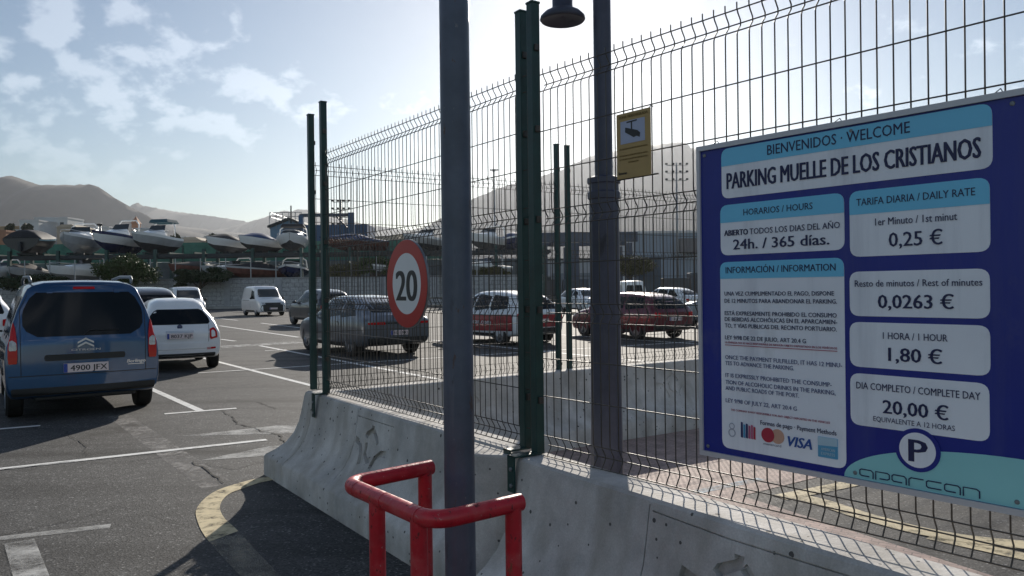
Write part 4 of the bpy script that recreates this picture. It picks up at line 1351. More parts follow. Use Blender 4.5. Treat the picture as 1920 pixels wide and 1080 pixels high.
BV, bvh, _ = car('parked_car', 'dark blue people carrier seen from behind, grey roof rails, nearest of the cars', 'car', (-6.90, 12.0), 34.5,
    ST_MPV, P_BLUE, (-1.42, 1.31), .79, .325, spec, rnd_=1.25)
plate_text(BV, bvh, '4900 JFX', .0, .675, .52, .115, 'rear')
for s in (-1, 1):
    rl = MB().tube([(s * .60, -1.86, 1.79), (s * .605, -1.83, 1.845), (s * .61, -1.72, 1.872), (s * .625, -.6, 1.892), (s * .615, .15, 1.862), (s * .61, .25, 1.80)], .021, 8)
    rl.build('roof_rail', M_GALV, BV, smooth=True)
    mirror_shape(BV, s * .93, .78, 1.10, P_BLUE)
def rear_y(bvh, x, z):
    h = bvh.ray_cast(Vector((x, -6, z)), Vector((0, 1, 0)))
    return h[0].y
emb = MB()
yy0 = rear_y(bvh, 0, .98) - .012
for dz in (0, .052):
    emb.prism([(-.095, .935 + dz), (0, .985 + dz), (.095, .935 + dz), (.095, .957 + dz), (0, 1.010 + dz), (-.095, .957 + dz)], yy0 - .006, yy0 + .02)
emb.build('emblem', M_CHROME, BV)
lettering(BV, 'CITROËN', M_CHROME, left=-.17, xr=.17, base=.895, cap=.026, bold=.02, y=yy0 - .004)
yy1 = rear_y(bvh, .60, .74) - .010
lettering(BV, 'Berlingo', M_CHROME, left=.49, xr=.72, base=.70, cap=.045, bold=.03, y=yy1 - .012, shear=.2)
MB().prism([(.50, .675), (.70, .675), (.70, .683), (.50, .683)], yy1 - .010, yy1 + .01).build('badge_bar', M_CHROME, BV)
wip = MB().tube([(-.02, rear_y(bvh, 0, 1.12) - .03, 1.10), (.05, rear_y(bvh, 0, 1.2) - .035, 1.16), (.40, rear_y(bvh, .4, 1.2) - .03, 1.155)], .008, 6)
wip.build('wiper', M_PLASTIC, BV)
MB().box((.02, -1.95, .30), (1.2, .25, .10)).build('exhaust_box', M_PLASTIC, BV, bevel=.02)

# --- small white hatchback seen from behind
ST_CITY = [(-1.735, -1.745, -1.45, .32, .80, 1.29, .66, .745, .41),
           (-1.72, -1.72, -1.40, .29, .81, 1.36, .72, .79, .455),
           (-1.62, -1.61, -1.30, .26, .83, 1.435, .76, .815, .49),
           (-1.25, -1.25, -1.05, .23, .86, 1.485, .77, .815, .52),
           (-.50, -.50, -.50, .21, .88, 1.505, .77, .815, .54),
           (.15, .15, .12, .20, .88, 1.485, .77, .815, .57),
           (.48, .48, .40, .20, .88, 1.40, .77, .815, .555),
           (1.02, 1.02, 1.0, .20, .86, .985, .77, .81, .60),
           (1.42, 1.42, 1.40, .22, .76, .88, .74, .775, .55),
           (1.68, 1.68, 1.66, .25, .62, .71, .66, .70, .46),
           (1.76, 1.76, 1.75, .30, .52, .58, .56, .60, .38)]
spec = [('rear_window', 'rear', [(-.615, .970), (.615, .970), (.580, 1.11), (.445, 1.288), (-.445, 1.288), (-.580, 1.11)], .006, M_GLASS, .05),
        ('rear_bumper', 'rear', [(-.73, .34), (.73, .34), (.76, .45), (.755, .585), (-.755, .585), (-.76, .45)], .020, P_WHITE, .03),
        ('chrome_strip', 'rear', [(-.60, .452), (.60, .452), (.60, .468), (-.60, .468)], .028, M_CHROME, 0),
        ('lower_trim', 'rear', [(-.68, .285), (.68, .285), (.70, .37), (-.70, .37)], .022, M_PLASTIC, .02),
        ('handle_bar', 'rear', [(-.27, .805), (.27, .805), (.27, .845), (-.27, .845)], .016, M_CHROME, .01),
        ('windscreen', 'front', [(-.62, 1.02), (.62, 1.02), (.50, 1.38), (-.50, 1.38)], .006, M_GLASS, .04)]
spec += both('tail_light', 'rear', [(.585, .645), (.742, .66), (.735, .80), (.69, .895), (.585, .885)], .012, M_TAIL, .03)
spec += both('tail_light_centre', 'rear', [(.618, .69), (.700, .695), (.692, .80), (.665, .845), (.618, .84)], .017, P_WHITE, .02)
spec += both('fog_light', 'rear', [(.52, .435), (.70, .445), (.70, .485), (.52, .480)], .026, M_TAIL, .01)
spec += both('tailgate_seam', 'rear', [(.555, .595), (.563, .595), (.580, .95), (.572, .95)], .003, M_PLASTIC, 0)
spec += [('side_window', 'sides', [(-1.35, .97), (-.62, .95), (-.55, 1.38), (-1.0, 1.36)], .006, M_GLASS, .04),
         ('side_window', 'sides', [(-.54, .95), (.72, .94), (.35, 1.32), (-.46, 1.38)], .006, M_GLASS, .03)]
CV, bvh, _ = car('parked_car', 'small white hatchback seen from behind, just right of the blue people carrier', 'car', (-7.78, 17.55), 29,
    ST_CITY, P_WHITE, (-1.17, 1.12), .715, .30, spec, rnd_=1.5, bow=.08)
plate_text(CV, bvh, '8037 KJP', 0, .735, .50, .11, 'rear')
yy0 = rear_y(bvh, 0, .91) - .006
o = MB().lathe([(0, 0), (.052, 0), (.052, .008), (0, .012)], 20).build('emblem', mat('emblem_blue', (.02, .04, .12), rough=.25), CV, loc=(0, yy0 + .004, .92), rot=(R(90), 0, 0))
MB().tube([(0, -1.28, 1.505), (0, -1.36, 1.70)], .006, 6).build('aerial', M_PLASTIC, CV)
for s in (-1, 1): mirror_shape(CV, s * .83, .55, .98, P_WHITE)

# --- crossover / hatch family
ST_CROSS = [(-2.12, -2.17, -2.04, .36, .92, 1.06, .72, .79, .60),
            (-2.09, -2.12, -1.96, .33, .94, 1.10, .80, .86, .655),
            (-1.97, -1.98, -1.80, .29, .95, 1.20, .84, .895, .64),
            (-1.55, -1.55, -1.42, .25, .96, 1.385, .86, .90, .60),
            (-1.05, -1.05, -1.0, .23, .95, 1.505, .86, .90, .595),
            (-.35, -.35, -.35, .22, .94, 1.555, .86, .90, .60),
            (.25, .25, .22, .22, .93, 1.535, .86, .90, .595),
            (.62, .62, .54, .22, .93, 1.435, .86, .90, .59),
            (1.25, 1.25, 1.22, .22, .92, 1.04, .86, .895, .69),
            (1.75, 1.75, 1.72, .24, .83, .945, .83, .865, .66),
            (2.06, 2.06, 2.02, .27, .69, .80, .76, .79, .56),
            (2.16, 2.16, 2.14, .31, .58, .66, .66, .69, .46)]
ST_HATCH = [(-2.12, -2.15, -1.90, .36, .92, 1.25, .72, .79, .52),
            (-2.09, -2.10, -1.82, .33, .94, 1.34, .80, .86, .56),
            (-1.97, -1.97, -1.66, .29, .95, 1.42, .84, .895, .58)] + ST_CROSS[4:]
ST_HATCH[3] = (-1.25, -1.25, -1.12, .23, .95, 1.52, .86, .90, .595)
ST_SUV = [(a, b_, c, d, e * 1.03, (f if f < 1.2 else f * 1.03), g, h, i) for a, b_, c, d, e, f, g, h, i in ST_HATCH]
P_PEWTER = paint('pewter_car_paint', (0.12, 0.14, 0.17), 0.5)
def cross_spec(pm, style='fast', led=False):
    s = []
    if style == 'fast':
        s += [('rear_window', 'rear', [(-.60, 1.135), (.60, 1.135), (.52, 1.40), (-.52, 1.40)], .007, M_GLASS, .05),
              ('side_window', 'sides', [(-1.62, 1.03), (-.78, 1.0), (-.72, 1.455), (-1.02, 1.43)], .006, M_GLASS, .05)]
    else:
        s += [('rear_window', 'rear', [(-.66, 1.03), (.66, 1.03), (.54, 1.37), (-.54, 1.37)], .007, M_GLASS, .05),
              ('side_window', 'sides', [(-1.70, 1.06), (-.80, 1.0), (-.74, 1.455), (-1.42, 1.42)], .006, M_GLASS, .05)]
    s += [('side_window', 'sides', [(-.70, 1.0), (.08, .99), (.08, 1.475), (-.64, 1.47)], .006, M_GLASS, .03),
          ('side_window', 'sides', [(.16, .99), (1.0, .985), (.55, 1.36), (.16, 1.465)], .006, M_GLASS, .03),
          ('windscreen', 'front', [(-.70, 1.07), (.70, 1.07), (.55, 1.44), (-.55, 1.44)], .006, M_GLASS_CLEAR, .05),
          ('bumper_trim', 'rear', [(-.76, .33), (.76, .33), (.80, .50), (-.80, .50)], .018, M_PLASTIC, .03),
          ('sill_trim', 'sides', [(-1.0, .255), (.92, .255), (.92, .34), (-1.0, .34)], .010, M_PLASTIC, .01),
          ('door_seam', 'sides', [(-.74, .36), (-.725, .36), (-.725, .95), (-.74, .95)], .003, M_PLASTIC, 0),
          ('door_seam', 'sides', [(.11, .36), (.125, .36), (.125, .95), (.11, .95)], .003, M_PLASTIC, 0),
          ('door_handle', 'sides', [(-.66, .87), (-.46, .87), (-.46, .895), (-.66, .895)], .018, pm, .005),
          ('door_handle', 'sides', [(.20, .86), (.40, .86), (.40, .885), (.20, .885)], .018, pm, .005)]
    s += both('head_light', 'front', [(.42, .66), (.70, .68), (.74, .78), (.46, .76)], .010, M_HEAD, .02)
    s += [('grille', 'front', [(-.40, .42), (.40, .42), (.42, .64), (-.42, .64)], .010, M_PLASTIC, .02)]
    if led:
        s += [('light_bar', 'rear', [(-.74, .845), (.74, .845), (.74, .885), (-.74, .885)], .010, M_PLASTIC, .01)]
        s += both('tail_light', 'rear', [(.38, .83), (.80, .835), (.805, .895), (.40, .90)], .016, M_TAIL, .01)
    else:
        s += both('tail_light', 'rear', [(.60, .74), (.81, .76), (.815, .93), (.60, .91)], .014, M_TAIL, .03)
    return s
def crossover(label, loc, rz, pm, stations=ST_CROSS, style='fast', led=False, sc=(1, 1, 1), plate='', wr=.33, extra=(), mirrors=True, front=False):
    t, bv, st = car('parked_car', label, 'car', loc, rz, stations, pm, (-1.32, 1.33), .79, wr, cross_spec(pm, style, led) + list(extra), sc=sc)
    plate_text(t, bv, plate, 0, .62 * sc[2] if led else .70 * sc[2], .50, .11, 'rear')
    if front:
        plate_text(t, bv, '', 0, .50 * sc[2], .50, .11, 'front')
    for s in (-1, 1): mirror_shape(t, s * .92 * sc[0], .72 * sc[1], 1.03 * sc[2], pm)
    return t, bv
PV, bv = crossover('silver sloping-back car parked behind the fence, left of the round speed sign', (-4.15, 20.75), 36, P_PEWTER, led=True, sc=(1.02, 1.07, .96), plate='8521 MKL', wr=.36)
# white and red company car with lettering on the door
extra = [('red_panel', 'sides', [(-1.96, .40), (.95, .36), (1.9, .62), (1.3, .86), (-1.98, .90)], .009, P_RED, .05),
         ('red_panel', 'rear', [(-.80, .52), (.80, .52), (.815, .88), (-.815, .88)], .009, P_RED, .02)]
CI, bv = crossover('white and red lettered car behind the fence, between dark pole and double posts', (-.42, 23.75), 36, P_WHITE, ST_HATCH, 'hatch', sc=(1, .97, 1.0), plate='1274 LMP', extra=extra)
me = text_mesh('www.cicar.com', P_WHITE, left=-.95, xr=.95, base=.60, cap=.15, bold=.03)
lx = bv.ray_cast(Vector((-4, -.2, .66)), Vector((1, 0, 0)))[0].x
link('lettering', me, CI, (lx - .020, .05, 0), (0, 0, R(-90)))
RC, bv = crossover('dark maroon hatchback behind the fence, right of the lamp post', (3.82, 25.35), 33, P_MAROON, ST_HATCH, 'hatch', sc=(.98, .98, .93), plate='3306 FVB')
crossover('silver-grey car just left of the blue board, behind the maroon hatchback', (8.75, 31.0), 36, P_SILVER, ST_HATCH, 'hatch', plate='5562 KDT')
crossover('white saloon far behind the maroon hatchback, left of the board edge', (9.3, 46.0), 36, P_WHITE, ST_CROSS, 'fast')
crossover('white car facing the camera, far behind the two thin posts', (4.6, 50.0), 200, P_WHITE, ST_HATCH, 'hatch', front=True)
crossover('dark grey crossover behind the two leftmost green posts', (-9.30, 37.2), 36, P_GREY, ST_SUV, 'hatch', sc=(1.02, 1.0, 1.06), plate='7710 LBN', wr=.36)
crossover('dark estate car mostly hidden behind the small white hatchback', (-13.1, 27.3), 36, P_GREY, ST_SUV, 'hatch', sc=(1.02, 1.04, 1.14), wr=.36)
crossover('white car at the left picture edge, only its right tail light showing', (-14.95, 21.3), 36, P_WHITE, ST_HATCH, 'hatch', sc=(1.0, 1.0, 1.10))
crossover('grey car at the back right, its roof behind the silver-grey one', (13.0, 47.0), 36, P_SILVER, ST_CROSS, 'fast')

# --- white panel vans
ST_VAN = [(a, b_, c, d, e, (f * 1.03 if f > 1.5 else f), g, h, (i * 1.08 if f > 1.5 else i)) for a, b_, c, d, e, f, g, h, i in ST_MPV]
def van(label, loc, rz, sc=(1, 1, 1), rear_glass=False):
    s = [('windscreen', 'front', [(-.70, 1.17), (.70, 1.17), (.60, 1.68), (-.60, 1.68)], .006, M_GLASS_CLEAR, .06),
         ('side_window', 'sides', [(.12, 1.06), (1.05, 1.05), (.58, 1.58), (.12, 1.62)], .006, M_GLASS, .04),
         ('front_bumper', 'front', [(-.74, .30), (.74, .30), (.79, .48), (.72, .70), (-.72, .70), (-.79, .48)], .012, M_PLASTIC, .04),
         ('grille', 'front', [(-.60, .68), (.60, .68), (.54, .83), (-.54, .83)], .010, M_PLASTIC, .03),
         ('door_seam', 'sides', [(.06, .36), (.075, .36), (.075, 1.65), (.06, 1.65)], .003, M_PLASTIC, 0),
         ('sliding_rail', 'sides', [(-1.8, .96), (-.2, .96), (-.2, .985), (-1.8, .985)], .006, M_PLASTIC, 0),
         ('sill_trim', 'sides', [(-1.0, .255), (.92, .255), (.92, .36), (-1.0, .36)], .010, M_PLASTIC, .01)]
    s += both('head_light', 'front', [(.46, .72), (.68, .72), (.72, .86), (.52, .84)], .014, M_HEAD, .02)
    s += both('tail_light', 'rear', [(.80, .80), (.87, .80), (.86, 1.2), (.80, 1.2)], .012, M_TAIL, .01)
    if rear_glass:
        s += both('rear_window', 'rear', [(.06, 1.12), (.60, 1.12), (.54, 1.60), (.06, 1.60)], .007, M_GLASS, .04)
        s += [('tailgate_seam', 'rear', [(-.01, .5), (.01, .5), (.01, 1.7), (-.01, 1.7)], .004, M_PLASTIC, 0)]
    t, bv, _ = car('parked_van', label, 'van', loc, rz, ST_VAN, P_WHITE, (-1.42, 1.31), .79, .33, s, group='white vans parked in the lot', sc=sc)
    plate_text(t, bv, '', 0, .47 * sc[2], .52, .115, 'front')
    for q in (-1, 1): mirror_shape(t, q * .96 * sc[0], .85 * sc[1], 1.10 * sc[2], M_PLASTIC)
    return t
van('white panel van facing the camera alone in front of the block wall', (-16.9, 52.3), 214, (1.03, 1.0, 1.06))
van('white panel van half hidden behind the small white hatchback', (-20.9, 49.2), 212, (1.02, 1.0, 1.05))
van('white van seen from behind beyond the maroon hatchback', (8.6, 57.0), 4, (1.0, 1.0, 1.10), rear_glass=True)

# ------------------------------------------------------------------ block wall with pillars
WY = 75.0
wall = thing('boundary_wall', 'grey concrete block wall with pillars along the far side of the car park', 'wall', (0, WY, 0))
MB().box((-36, 0, 1.42), (78, 0.22, 2.84)).build('block_panel', M_BLOCK, wall)
MB().box((-36, 0, 2.90), (78, 0.34, 0.11)).build('coping', mat('coping_stone', (.32, .32, .32), rough=.85, var=.2, vscale=1.5), wall)
MB().box((-36, -0.9, 0.10), (78, 1.6, 0.20)).build('kerb', mat('kerb_stone', (.30, .30, .29), rough=.85, var=.2, vscale=1.5), wall)
pm = MB().box((0, -0.03, 1.47), (0.62, 0.36, 2.94)).mesh('pillar', mat('pillar_render', (.33, .34, .36), rough=.85, var=.15, vscale=2))
tm = MB().tube([(0, 0, 2.95), (0, 0, 4.9)], 0.05, 8).mesh('fence_stake', mat('pale_stake', (.42, .43, .44), rough=.6))
for k in range(16):
    x = -73.2 + k * 5.05
    link('pillar', pm, wall, (x, 0, 0))
for k in range(31):
    link('fence_stake', tm, wall, (-72 + k * 2.45, 0, 0))

# ------------------------------------------------------------------ boat rack
RY = 80.0
M_RACK = mat('rack_green_steel', (.018, .060, .055), rough=.55, var=.25, vscale=2)
M_RACK_DK = mat('rack_dark_steel', (.022, .028, .034), rough=.6, var=.25, vscale=2)
rack = thing('boat_rack', 'two-storey green steel rack carrying boats behind the block wall', 'rack', (0, RY, 0))
for z, mm in ((5.35, M_RACK_DK), (2.55, M_RACK_DK)):
    for dy in (-1.6, 1.8):
        MB().box((-28.5, dy, z), (65, 0.22, 0.34)).build('beam', mm, rack)
um = MB().box((0, 0, 3.0), (0.30, 0.28, 6.0)).mesh('upright', M_RACK)
cb = MB().box((0, 0.1, 5.62), (0.16, 3.6, 0.18)).mesh('bearer', M_RACK)
for k in range(14):
    x = -61 + k * 4.95
    for dy in (-1.75, 1.95):
        link('upright', um, rack, (x, dy, 0))
for k in range(25):
    link('bearer', cb, rack, (-60.4 + k * 2.55, 0, 0))
net = thing('green_windbreak', 'green mesh windbreak behind the racked boats', 'windbreak', (0, 92, 0))
MB().box((-38, 0, 6.4), (62, 0.06, 2.3)).build('netting', mat('green_netting', (.05, .16, .12), rough=.8, var=.25, vscale=.8), net)
MB().box((-33, .3, 2.6), (74, 0.2, 5.2)).build('lower_boarding', mat('dark_boarding', (.11, .13, .14), rough=.8, var=.4, vscale=.5), net)
pmn = MB().box((0, -.1, 3.6), (0.15, 0.12, 7.2)).mesh('stake', M_RACK)
for k in range(16):
    link('stake', pmn, net, (-68 + k * 4.1, 0, 0))

# ------------------------------------------------------------------ boats
def boat(label, x, y, z, rz, Lh, B, H, cols, top, group, bow=True, tilt=0.0):
    """hull with a keel, chine, topsides and stem; then a cover, a windscreen and arch, or a cabin"""
    t = thing('motor_boat', label, 'boat', (x, y, z), rz, group)
    t.rotation_euler = (R(tilt), 0, rz)
    ns = 12
    def half(tt):
        w = B / 2 * (1 - max(0, (tt - .45) / .55) ** 2.2)
        sheer = H * (.82 + .30 * tt ** 1.6)
        keel = 0.0 + H * .62 * max(0, (tt - .62) / .38) ** 2.2
        chine = H * (.34 + .30 * max(0, tt - .3) ** 1.3)
        return w, sheer, keel, max(chine, keel + .02)
    def part(name, lo, hi, m, out=0.0):
        b = MB(); vs = []; n = None
        for i in range(ns + 1):
            tt = i / ns
            w, sh, ke, ch = half(tt)
            w = max(w, .02)
            yy = -Lh / 2 + Lh * tt + .06 * Lh * (tt ** 3) * 0
            prof = [(0, ke), (w * .72, ch), (w * .93, ch + (sh - ch) * .45), (w, ch + (sh - ch) * .72), (w * 1.0, sh)]
            rk = .10 * Lh * max(0, tt - .6) / .4
            sel = prof[lo:hi + 1]
            row = []
            for px, pz in sel:
                row.append((px + out, yy + rk * (pz / H), pz))
            full = [(-a, b2, c) for a, b2, c in reversed(row)] + row
            n = len(full)
            vs += full
        fs = []
        for i in range(ns):
            for j in range(n - 1):
                if lo > 0 and j == n // 2 - 1: continue
                fs.append((i * n + j, i * n + j + 1, (i + 1) * n + j + 1, (i + 1) * n + j))
        b.add(vs, fs)
        o = b.build(name, m, t, smooth=False)
        autosmooth(o, 30)
        return o
    part('bottom', 0, 1, cols[0])
    part('topsides', 1, 3, cols[1])
    part('sheer_band', 3, 4, cols[2])
    # transom
    w, sh, ke, ch = half(0)
    MB().prism([(0, ke), (w * .72, ch), (w * .93, ch + (sh - ch) * .45), (w, sh), (-w, sh), (-w * .93, ch + (sh - ch) * .45), (-w * .72, ch)], -Lh / 2 - .03, -Lh / 2 + .05).build('transom', cols[1], t)
    # deck
    b = MB(); vs = []
    for i in range(ns + 1):
        tt = i / ns
        w, sh, ke, ch = half(tt)
        yy = -Lh / 2 + Lh * tt + .10 * Lh * max(0, tt - .6) / .4 * (sh / H)
        vs += [(-max(w, .02), yy, sh), (0, yy, sh + .10 * w), (max(w, .02), yy, sh)]
    b.add(vs, [(3 * i + j, 3 * i + j + 1, 3 * i + j + 4, 3 * i + j + 3) for i in range(ns) for j in range(2)])
    b.build('deck', cols[3], t, fix=False)
    # engine leg
    MB().box((0, -Lh / 2 - .22, H * .34), (.30, .36, H * .55)).build('outdrive', M_RACK_DK, t, bevel=.05)
    kind, cm = top
    if kind in ('cover', 'boxcover'):
        b = MB(); vs = []; pk = rnd.uniform(.42, .58)
        prof = [(0.0, .10), (.18, .32), (.36, .62), (pk, .85), (.66, .70), (.84, .26), (.99, .02)]
        if kind == 'boxcover': prof = [(0.0, .62), (.04, .86), (.30, .90), (.50, .80), (.66, .50), (.84, .20), (.99, .02)]
        for i in range(13):
            tt = i / 12 * .97 + .01
            w, sh, ke, ch = half(tt)
            hh = np.interp(tt, [p[0] for p in prof], [p[1] for p in prof]) * H * .58
            yy = -Lh / 2 + Lh * tt + .10 * Lh * max(0, tt - .6) / .4 * (sh / H)
            w = max(w, .03) * 1.02
            for u, v in ((-1, -.10), (-.97, .05), (-.6, .72), (-.25, .97), (0, 1), (.25, .97), (.6, .72), (.97, .05), (1, -.10)):
                vs.append((w * u, yy, sh + max(hh, .06) * v))
        b.add(vs, [(9 * i + j, 9 * i + j + 1, 9 * i + j + 10, 9 * i + j + 9) for i in range(12) for j in range(8)] + [tuple(range(8, -1, -1))])
        b.build('tarpaulin', cm, t, fix=False, smooth=True)
    else:
        # cabin trunk, windscreen with frame, radar arch
        w, sh, ke, ch = half(.55)
        cab = MB()
        y0, y1 = -Lh * .10, Lh * .30
        vs = [(-w * .80, y0, sh), (w * .80, y0, sh), (w * .52, y1, sh + .06), (-w * .52, y1, sh + .06),
              (-w * .66, y0 + .15, sh + H * .34), (w * .66, y0 + .15, sh + H * .34), (w * .40, y1 - .75, sh + H * .22), (-w * .40, y1 - .75, sh + H * .22)]
        cab.add(vs, [(3, 2, 1, 0), (4, 5, 6, 7), (0, 1, 5, 4), (1, 2, 6, 5), (2, 3, 7, 6), (3, 0, 4, 7)])
        cab.build('cabin', cols[3], t, bevel=.06)
        ws_ = MB()
        y2 = -Lh * .06
        vs = [(-w * .70, y2, sh + H * .30), (w * .70, y2, sh + H * .30), (w * .58, y2 - .38, sh + H * .62), (-w * .58, y2 - .38, sh + H * .62),
              (-w * .70, y2 - .03, sh + H * .30), (w * .70, y2 - .03, sh + H * .30), (w * .58, y2 - .41, sh + H * .62), (-w * .58, y2 - .41, sh + H * .62)]
        ws_.add(vs, [(0, 1, 2, 3), (7, 6, 5, 4), (0, 4, 5, 1), (1, 5, 6, 2), (2, 6, 7, 3), (3, 7, 4, 0)])
        ws_.build('windscreen', M_GLASS_CLEAR, t)
        ya = -Lh * .28
        MB().tube([(-w * .95, ya, sh), (-w * .86, ya - .1, sh + H * .62), (-w * .6, ya - .15, sh + H * .84), (w * .6, ya - .15, sh + H * .84), (w * .86, ya - .1, sh + H * .62), (w * .95, ya, sh)], .07, 8).build('arch', cols[3], t, smooth=True)
        if cm:
            bb = MB()
            vs = [(-w * .85, ya - .9, sh + H * .74), (w * .85, ya - .9, sh + H * .74), (w * .80, ya + .9, sh + H * .78), (-w * .80, ya + .9, sh + H * .78),
                  (-w * .7, ya - .8, sh + H * .95), (w * .7, ya - .8, sh + H * .95), (w * .66, ya + .8, sh + H * .97), (-w * .66, ya + .8, sh + H * .97)]
            bb.add(vs, [(3, 2, 1, 0), (4, 5, 6, 7), (0, 1, 5, 4), (1, 2, 6, 5), (2, 3, 7, 6), (3, 0, 4, 7)])
            bb.build('sun_canopy', cm, t, bevel=.05)
        # bow rail
        rp = []
        for tt in (.42, .6, .78, .92):
            w2, s2, _, _ = half(tt)
            rp.append((w2 * .94, -Lh / 2 + Lh * tt + .10 * Lh * max(0, tt - .6) / .4 * (s2 / H), s2 + .32))
        MB().tube([(-a, b2, c) for a, b2, c in rp] + list(reversed(rp)), .025, 6).build('bow_rail', M_CHROME, t)
    # cradle blocks down to the rack
    for yy in (-Lh * .3, Lh * .12):
        MB().box((0, yy, -.06), (B * .55, .22, .20)).build('cradle', M_RACK_DK, t)
    return t
HW = mat('hull_white', (.84, .85, .85), rough=.25, coat=.4, var=.05, vscale=1)
HG = mat('hull_grey', (.40, .42, .44), rough=.35, coat=.3, var=.15, vscale=1)
HN = mat('hull_navy', (.018, .030, .10), rough=.25, coat=.4)
HT = mat('hull_teal', (.015, .11, .17), rough=.28, coat=.4)
HD = mat('hull_dark', (.022, .024, .03), rough=.35)
HB = mat('hull_bottom_dark', (.05, .055, .065), rough=.7, var=.3, vscale=2)
HR = mat('hull_rust', (.16, .06, .045), rough=.7, var=.3, vscale=2)
TK = mat('tarpaulin_black', (.018, .020, .026), rough=.7, var=.2, vscale=1.5)
TBL = mat('tarpaulin_blue', (.018, .05, .14), rough=.7, var=.2, vscale=1.5)
TGY = mat('tarpaulin_grey', (.07, .065, .065), rough=.75, var=.2, vscale=1.5)
TTE = mat('canopy_teal', (.012, .07, .10), rough=.7)
def bx(px, y): return (px - 960) / 1442 * y
UG, LG = 'boats on the upper rack level', 'boats on the lower rack level'
boat('dark and teal motor boat with black cover, leftmost on the upper rack', bx(68, 80), 80, 5.80, R(5), 5.6, 3.5, 1.75, (HD, HD, HT, HW), ('boxcover', TK), UG)
boat('white motor boat with bow towards the camera, second on the upper rack', bx(148, 80), 80, 5.80, R(186), 5.4, 3.1, 1.80, (HG, HG, HW, HW), ('open', None), UG)
boat('white motor boat with wide navy band, third on the upper rack', bx(221, 80), 80, 5.80, R(164), 5.4, 3.1, 1.95, (HN, HW, HN, HW), ('open', None), UG)
boat('grey-white cabin boat with teal canopy, beside the navy-banded boat', bx(290, 80), 80, 5.80, R(166), 5.4, 3.0, 1.85, (HB, HG, HW, HW), ('open', TTE), UG)
boat('white boat under a black peaked cover, left of the blue-covered one', bx(425, 80), 80, 5.72, R(160), 4.8, 2.8, 1.35, (HB, HW, HW, HW), ('cover', TK), UG)
boat('pale boat under a grey and blue cover, in the middle of the upper rack', bx(487, 80), 80, 5.72, R(158), 5.0, 2.9, 1.40, (HB, HW, HW, HW), ('cover', TBL), UG)
boat('white cabin boat with dark arch, just left of the leftmost green post', bx(549, 80), 80, 5.72, R(192), 6.4, 3.2, 1.55, (HB, HW, HW, HW), ('open', TK), UG)
boat('maroon-bottomed boat under a dark blue cover, behind the left fence panel', bx(668, 80), 80, 5.72, R(118), 6.2, 2.9, 1.25, (HR, HR, HN, HN), ('cover', TBL), UG)
boat('pale boat behind the top of the round speed sign', bx(795, 80), 80, 5.72, R(150), 5.6, 2.8, 1.4, (HB, HG, HW, HW), ('open', None), UG)
boat('white cabin boat behind the fence, just right of the dark pole', bx(912, 80), 80, 5.72, R(150), 6.0, 2.8, 1.4, (HB, HW, HW, HW), ('open', None), UG)
boat('blue-banded boat behind the double posts', bx(962, 82), 82, 5.72, R(200), 5.6, 2.6, 1.3, (HN, HN, HW, HW), ('cover', TBL), UG)
boat('white boat on the lower rack above the blue people carrier', bx(150, 79), 79, 2.85, R(160), 6.2, 3.0, 1.45, (HG, HW, HW, HW), ('open', TK), LG)
boat('grey covered boat on the lower rack at far left', bx(52, 79), 79, 2.85, R(186), 5.8, 3.0, 1.35, (HB, HG, HG, HW), ('cover', TGY), LG)
boat('pale boat cut by the left picture edge on the lower rack', bx(-6, 79), 79, 2.85, R(170), 5.8, 2.8, 1.35, (HB, HW, HW, HW), ('open', None), LG)
boat('rust-brown boat on the lower rack behind the flat-topped tree', bx(370, 81), 81, 3.1, R(155), 6.0, 2.8, 1.25, (HR, HR, HR, HG), ('cover', TGY), LG)
boat('grey boat on the lower rack, left of the rust-red hull', bx(432, 79), 79, 2.8, R(150), 5.8, 2.7, 1.3, (HB, HG, HG, HW), ('open', None), LG)
boat('rust-red hull on the lower rack, under the blue-covered boat', bx(490, 79), 79, 2.8, R(130), 6.0, 2.6, 1.30, (HR, HR, HG, HG), ('cover', TK), LG)
boat('small white cabin boat on the lower rack, left of the green posts', bx(548, 79), 79, 2.85, R(186), 5.6, 2.8, 1.25, (HN, HN, HW, HW), ('open', None), LG)
boat('grey boat on the lower rack behind the left fence panel', bx(740, 79), 79, 2.85, R(150), 5.8, 2.7, 1.2, (HB, HG, HW, HW), ('cover', TGY), LG)
boat('pale boat on the lower rack, right of the dark pole', bx(905, 79), 79, 2.85, R(130), 6.0, 2.6, 1.25, (HB, HG, HW, HW), ('open', None), LG)

